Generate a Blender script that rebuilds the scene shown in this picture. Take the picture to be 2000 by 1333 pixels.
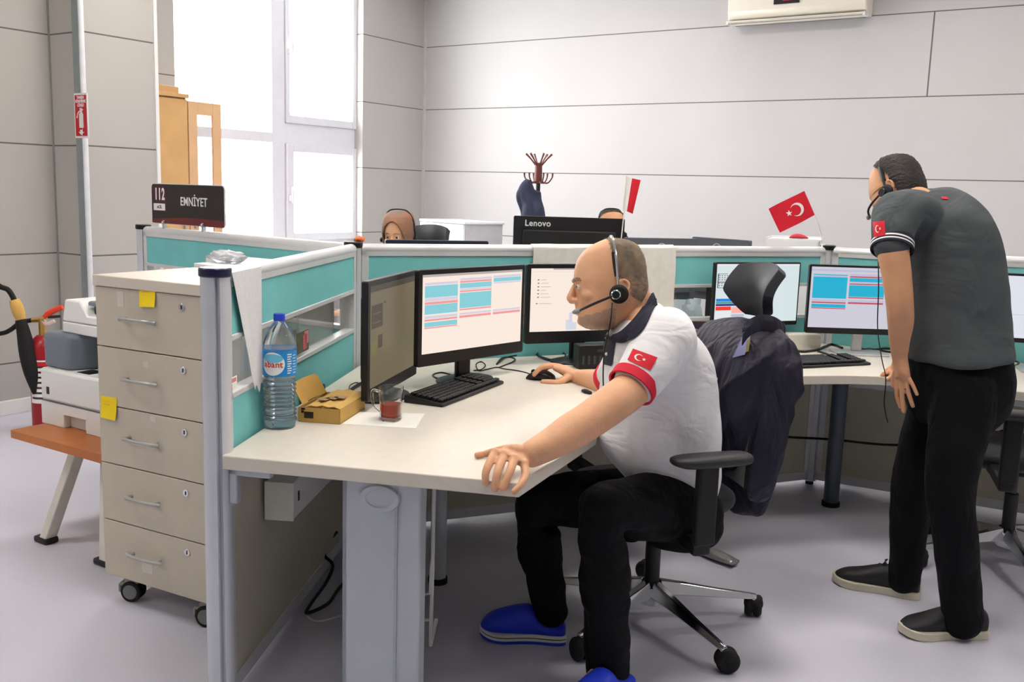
import bpy, bmesh, math, random
from mathutils import Vector, Matrix, noise
from mathutils.bvhtree import BVHTree
random.seed(7)
V = Vector
S = bpy.context.scene
for _o in list(bpy.data.objects):
    bpy.data.objects.remove(_o)
COL = S.collection

# ------------------------------------------------------------------ camera
F0 = 1889.92                       # focal length in pixels of the 2000 px wide frame
PITCH, ROLL, YAW = math.radians(8.79288528), math.radians(1.72746069), math.radians(33.43464087)
EYE = V((0, 0, 1.45))
FWD = V((-math.sin(YAW) * math.cos(PITCH), math.cos(YAW) * math.cos(PITCH), -math.sin(PITCH)))
_r = V((math.cos(YAW), math.sin(YAW), 0)); _u = _r.cross(FWD)
RGT = _r * math.cos(ROLL) + _u * math.sin(ROLL)
UPV = _u * math.cos(ROLL) - _r * math.sin(ROLL)
cam_d = bpy.data.cameras.new('camera'); cam = bpy.data.objects.new('camera', cam_d); COL.objects.link(cam)
cam_d.sensor_fit = 'HORIZONTAL'; cam_d.sensor_width = 36; cam_d.lens = F0 * 36 / 2000
cam_d.clip_start = .05; cam_d.clip_end = 200
cam.matrix_world = Matrix(((RGT.x, UPV.x, -FWD.x, EYE.x), (RGT.y, UPV.y, -FWD.y, EYE.y), (RGT.z, UPV.z, -FWD.z, EYE.z), (0, 0, 0, 1)))
S.camera = cam

# ------------------------------------------------------------------ light and exposure
S.view_settings.view_transform = 'Standard'; S.view_settings.look = 'None'
S.view_settings.gamma = 1; S.view_settings.use_curve_mapping = False
S.view_settings.exposure = 0.14
WORLD_STRENGTH = 12.5
FILL_POWER = 128.0
w = bpy.data.worlds.new('daylight'); S.world = w; w.use_nodes = True
_bg = w.node_tree.nodes['Background']; _bg.inputs[0].default_value = (1.0, 1.0, 1.0, 1); _bg.inputs[1].default_value = WORLD_STRENGTH
def area_light(name, loc, direction, sx, sy, power, color=(1, 1, 1), portal=False):
    d = bpy.data.lights.new(name, 'AREA'); d.shape = 'RECTANGLE'; d.size = sx; d.size_y = sy; d.energy = power; d.color = color
    o = bpy.data.objects.new(name, d); COL.objects.link(o); o.location = loc
    o.rotation_euler = V(direction).to_track_quat('-Z', 'Y').to_euler()
    if portal: d.cycles.is_portal = True
    return o
# daylight entering through the tall window
area_light('window_portal', (-7.02, 5.65, 2.15), (1, 0, 0), 2.9, 2.6, 1, portal=True)
_s = bpy.data.lights.new('sky_light', 'SUN'); _s.energy = 0.0

# ------------------------------------------------------------------ picture geometry: a pixel on a known plane or at a known distance
FH = V((FWD.x, FWD.y, 0)).normalized(); RH = V((FH.y, -FH.x, 0)); UZ = V((0, 0, 1))
def ray(x, y): return FWD + RGT * ((x - 1000) / F0) - UPV * ((y - 666.5) / F0)
def at(x, y, z):
    d = ray(x, y); return EYE + d * ((z - EYE.z) / d.z)
def D(x, y, dist):
    r = ray(x, y); return EYE + r * (dist / r.dot(FH))
def PL(x, y, n, q):
    d = ray(x, y); n = V(n); return EYE + d * (n.dot(V(q) - EYE) / n.dot(d))

# ------------------------------------------------------------------ materials
def lin(c):
    return tuple((v / 255 / 12.92 if v / 255 <= .04045 else ((v / 255 + .055) / 1.055) ** 2.4) for v in c[:3]) + (1,)
MATS = {}
def mat(name, col, rough=.5, metal=0, var=.06, vs=12, bump=0, bs=250, spec=.5, trans=0, ior=1.45, emit=None, es=1, alpha=1, sheen=0, coat=0):
    if name in MATS: return MATS[name]
    m = bpy.data.materials.new(name); m.use_nodes = True; nt = m.node_tree; b = nt.nodes['Principled BSDF']
    b.inputs['Roughness'].default_value = rough; b.inputs['Metallic'].default_value = metal
    b.inputs['Specular IOR Level'].default_value = spec; b.inputs['IOR'].default_value = ior
    b.inputs['Transmission Weight'].default_value = trans; b.inputs['Alpha'].default_value = alpha
    b.inputs['Sheen Weight'].default_value = sheen; b.inputs['Coat Weight'].default_value = coat
    c = lin(col); b.inputs['Base Color'].default_value = c
    if emit is not None:
        b.inputs['Emission Color'].default_value = lin(emit); b.inputs['Emission Strength'].default_value = es
    tc = nt.nodes.new('ShaderNodeTexCoord')
    if var:
        n = nt.nodes.new('ShaderNodeTexNoise'); n.inputs['Scale'].default_value = vs; n.inputs['Detail'].default_value = 4
        nt.links.new(tc.outputs['Object'], n.inputs['Vector'])
        r = nt.nodes.new('ShaderNodeValToRGB'); nt.links.new(n.outputs['Fac'], r.inputs['Fac'])
        r.color_ramp.elements[0].position = .3; r.color_ramp.elements[1].position = .7
        r.color_ramp.elements[0].color = tuple(x * (1 - var) for x in c[:3]) + (1,)
        r.color_ramp.elements[1].color = tuple(min(1, x * (1 + var)) for x in c[:3]) + (1,)
        nt.links.new(r.outputs['Color'], b.inputs['Base Color'])
    if bump:
        n2 = nt.nodes.new('ShaderNodeTexNoise'); n2.inputs['Scale'].default_value = bs; n2.inputs['Detail'].default_value = 3
        nt.links.new(tc.outputs['Object'], n2.inputs['Vector'])
        bp = nt.nodes.new('ShaderNodeBump'); bp.inputs['Strength'].default_value = bump; bp.inputs['Distance'].default_value = .002
        nt.links.new(n2.outputs['Fac'], bp.inputs['Height']); nt.links.new(bp.outputs['Normal'], b.inputs['Normal'])
    MATS[name] = m; return m
def folds(m, sc, dist, stretch=(1, 1, 1), seed=0.0, strength=1.0):
    """soft creases of worn cloth added as relief to a cloth material"""
    nt = m.node_tree; b = nt.nodes['Principled BSDF']; tc = nt.nodes.new('ShaderNodeTexCoord'); mp = nt.nodes.new('ShaderNodeMapping'); mp.inputs['Scale'].default_value = stretch; mp.inputs['Location'].default_value = (seed, seed * .7, seed * 1.3)
    nt.links.new(tc.outputs['Object'], mp.inputs[0]); n = nt.nodes.new('ShaderNodeTexNoise'); n.inputs['Scale'].default_value = sc; n.inputs['Detail'].default_value = 2.5; n.inputs['Distortion'].default_value = 1.2; nt.links.new(mp.outputs[0], n.inputs['Vector'])
    bp = nt.nodes.new('ShaderNodeBump'); bp.inputs['Strength'].default_value = strength; bp.inputs['Distance'].default_value = dist; nt.links.new(n.outputs['Fac'], bp.inputs['Height'])
    if b.inputs['Normal'].links: nt.links.new(b.inputs['Normal'].links[0].from_socket, bp.inputs['Normal'])
    nt.links.new(bp.outputs[0], b.inputs['Normal']); return m
def pane_mat(name, tint=(255, 255, 255), gloss=.06):
    m = bpy.data.materials.new(name); m.use_nodes = True; nt = m.node_tree; nt.nodes.clear()
    o = nt.nodes.new('ShaderNodeOutputMaterial'); mx = nt.nodes.new('ShaderNodeMixShader'); t = nt.nodes.new('ShaderNodeBsdfTransparent')
    g = nt.nodes.new('ShaderNodeBsdfGlossy'); g.inputs['Roughness'].default_value = .02; t.inputs[0].default_value = lin(tint)
    f = nt.nodes.new('ShaderNodeLayerWeight'); f.inputs[0].default_value = .5
    q = nt.nodes.new('ShaderNodeMath'); q.operation = 'POWER'; q.inputs[1].default_value = 5
    a = nt.nodes.new('ShaderNodeMath'); a.operation = 'MULTIPLY_ADD'; a.inputs[1].default_value = .7; a.inputs[2].default_value = gloss
    nt.links.new(f.outputs['Facing'], q.inputs[0]); nt.links.new(q.outputs[0], a.inputs[0]); nt.links.new(a.outputs[0], mx.inputs[0])
    nt.links.new(t.outputs[0], mx.inputs[1]); nt.links.new(g.outputs[0], mx.inputs[2]); nt.links.new(mx.outputs[0], o.inputs[0])
    MATS[name] = m; return m
def wall_mat(name, col, vert=None):
    """light grey laminate wall panels with thin dark joints 0.664 m apart in height (object z = world z)"""
    m = mat(name, col, rough=.6, var=.025, vs=1.5); nt = m.node_tree; b = nt.nodes['Principled BSDF']
    src = b.inputs['Base Color'].links[0].from_socket
    tc = nt.nodes.new('ShaderNodeTexCoord'); sp = nt.nodes.new('ShaderNodeSeparateXYZ'); nt.links.new(tc.outputs['Object'], sp.inputs[0])
    def mth(op, a, bb=None):
        n = nt.nodes.new('ShaderNodeMath'); n.operation = op
        for i, q in ((0, a), (1, bb)):
            if q is None: continue
            if isinstance(q, (int, float)): n.inputs[i].default_value = q
            else: nt.links.new(q, n.inputs[i])
        return n.outputs[0]
    z = mth('SUBTRACT', sp.outputs['Z'], .318); fr = mth('PINGPONG', z, .332)          # 0 at each joint
    line = mth('LESS_THAN', fr, .0045)
    if vert is not None:
        vx = mth('LESS_THAN', mth('ABSOLUTE', mth('SUBTRACT', sp.outputs['X'], vert)), .006)
        zz = mth('MULTIPLY', mth('GREATER_THAN', sp.outputs['Z'], 2.31), mth('LESS_THAN', sp.outputs['Z'], 2.974))
        line = mth('MAXIMUM', line, mth('MULTIPLY', vx, zz))
    mx = nt.nodes.new('ShaderNodeMix'); mx.data_type = 'RGBA'; nt.links.new(line, mx.inputs[0]); nt.links.new(src, mx.inputs[6])
    mx.inputs[7].default_value = lin((104, 99, 94)); nt.links.new(mx.outputs[2], b.inputs['Base Color'])
    return m

# ------------------------------------------------------------------ mesh building
class MB:
    def __init__(s): s.v = []; s.f = []; s.mi = []
    def add(s, vs, fs, m=0):
        k = len(s.v); s.v += [V(p) for p in vs]; s.f += [tuple(i + k for i in f) for f in fs]; s.mi += [m] * len(fs); return s
    def box(s, c, size, M=None, m=0):
        c = V(c); x, y, z = (q / 2 for q in size)
        p = [V((sx * x, sy * y, sz * z)) for sx, sy, sz in ((-1, -1, -1), (1, -1, -1), (1, 1, -1), (-1, 1, -1), (-1, -1, 1), (1, -1, 1), (1, 1, 1), (-1, 1, 1))]
        if M is not None: p = [M @ q for q in p]
        return s.add([c + q for q in p], [(0, 3, 2, 1), (4, 5, 6, 7), (0, 1, 5, 4), (1, 2, 6, 5), (2, 3, 7, 6), (3, 0, 4, 7)], m)
    def box2(s, a, b, m=0):
        a, b = V(a), V(b); return s.box((a + b) / 2, [abs(q) for q in (b - a)], None, m)
    def prism(s, poly, z0, z1, m=0):
        n = len(poly); vs = [(p[0], p[1], z0) for p in poly] + [(p[0], p[1], z1) for p in poly]
        area = sum(poly[i][0] * poly[(i + 1) % n][1] - poly[(i + 1) % n][0] * poly[i][1] for i in range(n))
        fs = [tuple(range(n))[::-1], tuple(range(n, 2 * n))] + [(i, (i + 1) % n, n + (i + 1) % n, n + i) for i in range(n)]
        if area < 0: fs = [f[::-1] for f in fs]
        return s.add(vs, fs, m)
    def rings(s, R, closed=True, caps=True, m=0):
        n = len(R[0]); k = len(s.v); s.v += [V(p) for r in R for p in r]; fs = []
        for i in range(len(R) - 1):
            for j in range(n if closed else n - 1):
                a = i * n + j; b = i * n + (j + 1) % n; fs.append((k + a, k + b, k + b + n, k + a + n))
        if caps and closed:
            fs.append(tuple(k + j for j in range(n))[::-1]); fs.append(tuple(k + (len(R) - 1) * n + j for j in range(n)))
        s.f += fs; s.mi += [m] * len(fs); return s
    def tube(s, pts, r, seg=10, m=0, smooth=0, hint=None, flat=1.0):
        pts = [V(p) for p in pts]; rr = list(r) if isinstance(r, (list, tuple)) else [r] * len(pts)
        if smooth and len(pts) > 2: pts, rr = cr(pts, smooth), crs(rr, smooth)
        R = []; h = V(hint) if hint else None
        for i, p in enumerate(pts):
            t = (pts[min(i + 1, len(pts) - 1)] - pts[max(i - 1, 0)]).normalized()
            if h is None: h = t.orthogonal()
            a = h - t * h.dot(t)
            if a.length < 1e-6: a = t.orthogonal()
            a.normalize(); h = a; b = t.cross(a)
            R.append([p + a * rr[i] * math.cos(q) + b * rr[i] * flat * math.sin(q) for q in (2 * math.pi * j / seg for j in range(seg))])
        return s.rings(R, True, True, m)
    def cyl(s, p0, p1, r0, r1=None, seg=24, m=0): return s.tube([p0, p1], [r0, r0 if r1 is None else r1], seg, m)
    def lathe(s, prof, c=(0, 0, 0), seg=32, m=0, M=None):
        c = V(c); R = []
        for r, z in prof:
            R.append([V((r * math.cos(q), r * math.sin(q), z)) for q in (2 * math.pi * j / seg for j in range(seg))])
        if M is not None: R = [[M @ p for p in r] for r in R]
        return s.rings([[c + p for p in r] for r in R], True, True, m)
    def sphere(s, c, r, seg=16, m=0, M=None):
        r = (r, r, r) if isinstance(r, (int, float)) else r; c = V(c); R = []
        for i in range(1, seg // 2 + 8):
            t = math.pi * i / (seg // 2 + 8)
            ring = [V((r[0] * math.sin(t) * math.cos(q), r[1] * math.sin(t) * math.sin(q), -r[2] * math.cos(t))) for q in (2 * math.pi * j / seg for j in range(seg))]
            R.append([c + (M @ p if M is not None else p) for p in ring])
        return s.rings(R, True, True, m)
    def grid(s, P, m=0, thick=0.0):
        """P: rows of points -> a sheet (given thickness when thick > 0)"""
        nr, nc = len(P), len(P[0]); P = [[V(q) for q in r] for r in P]
        def quads(k, flip):
            for i in range(nr - 1):
                for j in range(nc - 1):
                    f = (k + i * nc + j, k + i * nc + j + 1, k + (i + 1) * nc + j + 1, k + (i + 1) * nc + j)
                    s.f.append(f[::-1] if flip else f); s.mi.append(m)
        k = len(s.v); s.v += [q for r in P for q in r]; quads(k, False)
        if thick:
            k2 = len(s.v)
            for i in range(nr):
                for j in range(nc):
                    du = P[i][min(j + 1, nc - 1)] - P[i][max(j - 1, 0)]; dv = P[min(i + 1, nr - 1)][j] - P[max(i - 1, 0)][j]
                    n = du.cross(dv); n = n.normalized() if n.length > 1e-9 else V((0, 0, 1))
                    s.v.append(P[i][j] - n * thick)
            quads(k2, True)
            bd = [i for i in range(nc)] + [i * nc + nc - 1 for i in range(1, nr)] + [(nr - 1) * nc + j for j in range(nc - 2, -1, -1)] + [i * nc for i in range(nr - 2, 0, -1)]
            for a, b in zip(bd, bd[1:] + bd[:1]): s.f.append((k + b, k + a, k2 + a, k2 + b)); s.mi.append(m)
        return s
    def loft(s, secs, seg=28, sub=4, e=2.0, m=0):
        """secs: (centre, half axis a, half axis b) -> smooth closed body with rounded ends"""
        c = cr([V(q[0]) for q in secs], sub); a = cr([V(q[1]) for q in secs], sub); b = cr([V(q[2]) for q in secs], sub); R = []
        for C_, A, B in zip(c, a, b):
            ring = []
            for j in range(seg):
                q = 2 * math.pi * j / seg; cq, sq = math.cos(q), math.sin(q)
                ring.append(C_ + A * math.copysign(abs(cq) ** (2 / e), cq) + B * math.copysign(abs(sq) ** (2 / e), sq))
            R.append(ring)
        return s.rings(R, True, True, m)
    def limb(s, pts, seg=24, sub=5, hint=None):
        """pts: (point, radius[, radius along hint]) -> tapering limb with domed ends"""
        P = [V(q[0]) for q in pts]; secs = []; n = len(P)
        h = V(hint) if hint else None
        for i, q in enumerate(pts):
            t = (P[min(i + 1, n - 1)] - P[max(i - 1, 0)]).normalized()
            if h is None: h = t.orthogonal()
            a = (h - t * h.dot(t)).normalized(); b = t.cross(a)
            ra = q[2] if len(q) > 2 else q[1]
            secs.append((P[i], a * ra, b * q[1]))
            if i == 0 or i == n - 1:
                d = -t if i == 0 else t; ex = [(P[i] + d * q[1] * .55, a * ra * .8, b * q[1] * .8), (P[i] + d * q[1] * .85, a * ra * .4, b * q[1] * .4)]
                if i == 0: secs = ex[::-1] + secs
                else: secs += ex
        return s.loft(secs, seg, sub)
    def xf(s, M): s.v = [M @ p for p in s.v]; return s
    def join(s, o):
        k = len(s.v); s.v += o.v; s.f += [tuple(i + k for i in f) for f in o.f]; s.mi += o.mi; return s
    def mesh(s, name):
        me = bpy.data.meshes.new(name); me.from_pydata([tuple(p) for p in s.v], [], s.f); me.update(); return me
    def build(s, name, mats, parent=None, bevel=0, smooth=35, seg=2, M=None, sub=0, wall=False):
        me = s.mesh(name)
        if not isinstance(mats, (list, tuple)): mats = [mats]
        for q in mats: me.materials.append(q)
        if len(mats) > 1:
            for p, i in zip(me.polygons, s.mi): p.material_index = i
        bm = bmesh.new(); bm.from_mesh(me); bmesh.ops.recalc_face_normals(bm, faces=bm.faces) if not wall else None; bm.to_mesh(me); bm.free()
        if smooth:
            me.shade_smooth(); me.set_sharp_from_angle(angle=math.radians(smooth))
        o = bpy.data.objects.new(name, me); COL.objects.link(o)
        if M is not None: o.matrix_world = M
        if parent is not None: o.parent = parent
        if bevel:
            b = o.modifiers.new('bevel', 'BEVEL'); b.width = bevel; b.segments = seg; b.limit_method = 'ANGLE'; b.angle_limit = math.radians(40); b.harden_normals = False
        if sub:
            q = o.modifiers.new('subdivision', 'SUBSURF'); q.levels = q.render_levels = sub
        return o
def cr(P, sub):
    """Catmull-Rom through vectors"""
    out = []; n = len(P)
    for i in range(n - 1):
        p0, p1, p2, p3 = P[max(i - 1, 0)], P[i], P[i + 1], P[min(i + 2, n - 1)]
        for k in range(sub):
            t = k / sub; out.append(.5 * (2 * p1 + (p2 - p0) * t + (2 * p0 - 5 * p1 + 4 * p2 - p3) * t * t + (3 * p1 - p0 - 3 * p2 + p3) * t ** 3))
    out.append(P[-1]); return out
def crs(r, sub): return [max(1e-4, q.x) for q in cr([V((x, 0, 0)) for x in r], sub)]
def tag(o, label, cat, group=None, kind=None):
    if label: o['label'] = label
    if cat: o['category'] = cat
    if group: o['group'] = group
    if kind: o['kind'] = kind
    return o
def thing(name, label, cat, loc=(0, 0, 0), rotz=0, group=None):
    o = bpy.data.objects.new(name, None); COL.objects.link(o); o.empty_display_size = .05
    o.location = loc; o.rotation_euler = (0, 0, rotz); return tag(o, label, cat, group)
def struct(o): o['kind'] = 'structure'; return o
def frame(o, x, z=None):
    """matrix with origin o, local x along x, local z up"""
    x = V(x).normalized(); z = V(z) if z is not None else UZ; y = z.cross(x).normalized(); z = x.cross(y)
    o = V(o); return Matrix(((x.x, y.x, z.x, o.x), (x.y, y.y, z.y, o.y), (x.z, y.z, z.z, o.z), (0, 0, 0, 1)))
def thingM(name, label, cat, M, group=None):
    o = thing(name, label, cat, (0, 0, 0), 0, group); o.matrix_world = M; return o
def dup(root, M, label=None, group=None):
    """copy of a thing with copies of its parts and sub-parts"""
    r = root.copy(); COL.objects.link(r); r.matrix_world = M
    if label: r['label'] = label
    if group: r['group'] = group
    def kids(src, dst):
        for ch in list(src.children):
            c = ch.copy(); COL.objects.link(c); c.parent = dst; kids(ch, c)
    kids(root, r); return r
def bake(mb, name, voxel=None, smooth=0, factor=.5):
    """union of the overlapping volumes in mb as one continuous skin"""
    me = mb.mesh(name); o = bpy.data.objects.new(name, me); COL.objects.link(o)
    if voxel:
        bm = bmesh.new(); bm.from_mesh(me); bmesh.ops.recalc_face_normals(bm, faces=bm.faces); bm.to_mesh(me); bm.free()
        r = o.modifiers.new('r', 'REMESH'); r.mode = 'VOXEL'; r.voxel_size = voxel
    if smooth:
        q = o.modifiers.new('s', 'SMOOTH'); q.iterations = smooth; q.factor = factor
    dg = bpy.context.evaluated_depsgraph_get(); dg.update()
    out = bpy.data.meshes.new_from_object(o.evaluated_get(dg)); bpy.data.objects.remove(o); bpy.data.meshes.remove(me)
    out.name = name; return out
def wrinkle(me, amp, sc, stretch=(1, 1, 1), amp2=0, sc2=0):
    me.update(); nrm = [v.normal.copy() for v in me.vertices]
    for v, n in zip(me.vertices, nrm):
        p = V((v.co.x * stretch[0], v.co.y * stretch[1], v.co.z * stretch[2])) * sc
        d = amp * noise.noise(p)
        if amp2: d += amp2 * noise.noise(p * sc2 + V((3.1, 1.7, 9.2)))
        v.co += n * d
    me.update(); return me
def skin_obj(me, name, mats, parent=None, smooth=None):
    for q in (mats if isinstance(mats, (list, tuple)) else [mats]): me.materials.append(q)
    me.shade_smooth()
    if smooth: me.set_sharp_from_angle(angle=math.radians(smooth))
    o = bpy.data.objects.new(name, me); COL.objects.link(o)
    if parent is not None: me.transform(Matrix.Translation(-parent.matrix_basis.translation)); o.parent = parent
    return o
def text_mesh(txt, size, depth=.0006, bold=0.0, sx=1.0):
    cu = bpy.data.curves.new('t', 'FONT'); cu.body = txt; cu.size = size; cu.extrude = depth; cu.align_x = 'CENTER'; cu.align_y = 'CENTER'; cu.offset = bold; cu.space_character = 1.0 + bold * 90
    o = bpy.data.objects.new('t', cu); COL.objects.link(o); dg = bpy.context.evaluated_depsgraph_get(); dg.update()
    me = bpy.data.meshes.new_from_object(o.evaluated_get(dg)); bpy.data.objects.remove(o)
    me.transform(Matrix.Diagonal((sx, 1, 1, 1))); return me
def text(name, txt, size, M, m, parent, bold=0.0, sx=1.0, depth=.0006):
    me = text_mesh(txt, size, depth, bold, sx); me.name = name; me.transform(M); me.materials.append(m)
    o = bpy.data.objects.new(name, me); COL.objects.link(o); o.parent = parent; return o
XZ = Matrix(((1, 0, 0, 0), (0, 0, -1, 0), (0, 1, 0, 0), (0, 0, 0, 1)))      # lettering drawn in xy -> stands up in xz, read from -y
def crescent(cx, cy, r, ri, dx, n=40):
    """outer and inner arc of a crescent opening towards +x"""
    a = math.acos((r * r + dx * dx - ri * ri) / (2 * r * dx)); c = math.atan2(r * math.sin(a), r * math.cos(a) - dx)
    f = lambda q, x, R: (x + R * math.cos(q), cy + R * math.sin(q))
    return [f(a + (2 * math.pi - 2 * a) * i / n, cx, r) for i in range(n + 1)], [f(c + (2 * math.pi - 2 * c) * i / n, cx + dx, ri) for i in range(n + 1)]
def star(cx, cy, r, rot=0):
    return [(cx + (r if k % 2 == 0 else r * .382) * math.cos(rot + math.pi * k / 5), cy + (r if k % 2 == 0 else r * .382) * math.sin(rot + math.pi * k / 5)) for k in range(10)]
def flag_parts(w, h):
    """quads and triangles (in flag plane, hoist at x=0, fly to +x) of the white crescent and star"""
    r = h * .25; cx = w * .36; cy = h * .5
    o, i = crescent(cx, cy, r, r * .8, r * .25)
    quads = [(o[k], o[k + 1], i[k + 1], i[k]) for k in range(len(o) - 1)]
    st = star(cx + r * 1.32, cy, h * .125, math.pi); c = (cx + r * 1.32, cy)
    tris = [(c, st[k], st[(k + 1) % 10]) for k in range(10)]
    return quads, tris

# ------------------------------------------------------------------ palette
ALU = mat('aluminium', (206, 210, 217), .4, .3, var=.03)
ALU_W = mat('white_aluminium', (214, 216, 218), .4, .25, var=.03)
BLK = mat('black_plastic', (20, 20, 23), .42, var=.08)
BLK_M = mat('matt_black_plastic', (16, 16, 19), .6, var=.1, bump=.25, bs=600)
NAVYCAP = mat('dark_blue_cap', (22, 24, 62), .3, var=.05)
TEAL = mat('teal_fabric', (122, 196, 197), .85, var=.03, bump=.3, bs=900, spec=.2)
BEIGE = mat('beige_laminate', (196, 192, 172), .5, var=.03)
DESK = mat('cream_desk_laminate', (216, 210, 198), .4, var=.025, vs=30, spec=.35)
CAB = mat('drawer_laminate', (196, 187, 171), .5, var=.025, vs=20)
CABTOP = mat('drawer_carcass_laminate', (214, 208, 200), .4, var=.02)
GREYMETAL = mat('grey_painted_metal', (186, 193, 200), .42, .1, var=.02)
DARKGREY = mat('dark_grey_metal', (92, 96, 104), .4, .3, var=.04)
WHITEP = mat('white_plastic', (232, 233, 232), .4, var=.02)
CHROME = mat('polished_chrome', (214, 216, 220), .12, 1, var=0)
RUB = mat('black_rubber', (14, 14, 15), .75, var=.1)
PAPER = mat('white_paper', (236, 235, 230), .8, var=.02, spec=.2)
WALLM = wall_mat('grey_wall_panels', (184, 181, 176))
WALLB = wall_mat('pale_wall_panels', (194, 193, 193), vert=-1.69)
CEILM = mat('white_ceiling', (226, 225, 222), .8, var=.02)
FLOORM = mat('lavender_grey_vinyl', (202, 202, 216), .32, var=.05, vs=1.2, spec=.4)
RED = mat('red_paint', (198, 26, 36), .4, var=.05)
GLASS = pane_mat('clear_pane')

# ------------------------------------------------------------------ the room
WX, BY, H = -6.9, 8.55, 3.55                 # window wall, back wall, ceiling height
struct(MB().box2((-7.3, -3.2, -.1), (5.2, 8.8, 0)).build('floor', FLOORM))
struct(MB().box2((-7.3, -3.2, H), (5.2, 8.8, H + .1)).build('ceiling', CEILM))
struct(MB().box2((-7.1, -3.1, 0), (-5.77, 3.51, H)).build('wall_left', WALLM))
PY = PL(308, 290, (1, 0, 0), (-5.43, 0, 0)).y
struct(MB().box2((-7.1, 3.51, 0), (-5.43, PY, H)).build('wall_pier', WALLM))
y0 = PL(341, 120, (1, 0, 0), (WX, 0, 0)).y; y1 = PL(709, 120, (1, 0, 0), (WX, 0, 0)).y
WZ0, WZ1 = .85, 3.5
m = MB().box2((-7.16, PY, 0), (WX, y0, H)); m.box2((-7.16, y1, 0), (WX, BY, H)); m.box2((-7.16, y0, 0), (WX, y1, WZ0)); m.box2((-7.16, y0, WZ1), (WX, y1, H))
struct(m.build('wall_window', WALLM))
struct(MB().box2((-7.16, BY, 0), (5.2, BY + .12, H)).build('wall_back', WALLB))
struct(MB().box2((5.0, -3.1, 0), (5.12, BY, H)).build('wall_right', WALLB))
struct(MB().box2((-7.1, -3.12, 0), (5.1, -3.0, H)).build('wall_front', WALLB))
# window: white frame with mullion, transoms and two opening sashes
FX = -7.06
FRM = mat('white_window_frame', (222, 223, 230), .45, var=.02)
def wy(px, py): return PL(px, py, (1, 0, 0), (FX, 0, 0)).y
def wz(px, py): return PL(px, py, (1, 0, 0), (FX, 0, 0)).z
ya, yb = wy(523, 120), wy(548, 120); yc, yd = wy(671, 120), wy(700, 120)
z_t0, z_t1 = wz(612, 285), wz(612, 246)
win = thing('window_1', None, None, (FX, 0, 0)); struct(win)
m = MB()
for a, b, c, d in ((y0 - .05, y0 + .02, WZ0, WZ1), (ya, yb, WZ0, WZ1), (yd - .06, y1 + .05, WZ0, WZ1)): m.box2((-.051, a, c), (.052, b, d))
m.box2((-.05, y0, z_t0), (.05, ya, z_t0 + .09)); m.box2((-.05, yb, z_t0), (.05, yd, z_t1))
m.box2((-.049, y0, WZ0), (.049, y1, WZ0 + .07)); m.box2((-.049, y0, WZ1 - .07), (.049, y1, WZ1))
struct(m.build('window_frame', FRM, win, .006))
def sash(za, zb, sl):
    q = MB(); t = .075
    for a, b, c, d in ((yb + .005, yb + .005 + t * sl, za, zb), (yd - .06 - t * 1.3, yd - .06, za, zb)): q.box2((-.03, a, c), (.075, b, d))
    q.box2((-.028, yb + .005 + t * sl, za), (.072, yd - .06 - t * 1.3, za + t)); q.box2((-.028, yb + .005 + t * sl, zb - t), (.072, yd - .06 - t * 1.3, zb))
    s_ = struct(q.build('sash', FRM, win, .008))
    h = MB().box((.09, yb + .04, (za + zb) / 2 - .05), (.03, .03, .06)); h.box((.115, yb + .04, (za + zb) / 2 - .02), (.02, .022, .15)); struct(h.build('window_handle', WHITEP, s_, .004))
sash(z_t1, WZ1 - .06, .6); sash(WZ0 + .06, z_t0, 1.2)
for i, (a, b, c, d) in enumerate(((y0, ya, z_t0 + .09, WZ1), (y0, ya, WZ0, z_t0), (yb, yd - .05, z_t1, WZ1), (yb, yd - .05, WZ0, z_t0))):
    struct(MB().box2((-.004, a, c), (.004, b, d)).build('pane', GLASS, win, smooth=0))
struct(MB().box2((-.02, y0 - .03, WZ0 - .03), (.2, y1 + .03, WZ0 + .005)).build('window_sill', WHITEP, win, .006))
struct(MB().box2((-5.79, -3, 0), (-5.755, 3.51, .09)).build('baseboard_left', WHITEP, None, .004))
struct(MB().box2((-6.92, BY - .015, 0), (5, BY + .01, .09)).build('baseboard_back', WHITEP, None, .004))
# metal corner strips of the pier and joint strips of the panels
struct(MB().box2((-5.50, 3.49, 0), (-5.415, 3.515, H)).build('trim_1', mat('galvanised_strip', (150, 160, 164), .4, .4), None, .003))
struct(MB().cyl((-5.415, 3.497, 0), (-5.415, 3.497, H), .016).build('trim_2', mat('white_corner_bead', (226, 228, 232), .4), None))
struct(MB().box2((-5.45, PY - .012, 0), (-5.42, PY + .012, H)).build('trim_3', WHITEP))
struct(MB().box2((-5.772, 3.502, 0), (-5.76, 3.514, H)).build('trim_4', mat('grey_corner_bead', (150, 148, 144), .5)))
struct(MB().box2((-6.905, BY - .02, 0), (-6.875, BY + .01, H)).build('trim_5', mat('pale_corner_bead', (200, 196, 190), .5)))
# unseen fill panels added under the ceiling to brighten the room
FILL_LAMP = mat('fill_diffuser', (255, 250, 244), .5, var=0, emit=(255, 247, 238), es=FILL_POWER / 4)
for i, (x, y) in enumerate(((-4.2, .6), (-1.2, 1.6), (-4.2, 3.6), (-1.2, 3.6), (1.9, 3.6), (-4.2, 6.6), (-1.2, 6.6), (1.9, 6.6), (-4.2, -1.8))):
    t = thing('fill_panel', 'square white fill light panel added on the unseen ceiling', 'fill light', (x, y, H - .05), 0, 'added fill light panels')
    q = MB(); 
    for a, b, c, d in ((-.32, -.3, -.32, .32), (.3, .32, -.32, .32), (-.3, .3, -.32, -.3), (-.3, .3, .3, .32)): q.box2((a, c, 0), (b, d, .05))
    q.build('fill_frame', WHITEP, t); MB().box2((-.3, -.3, .015), (.3, .3, .03)).build('diffuser', FILL_LAMP, t, smooth=0)

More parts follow.
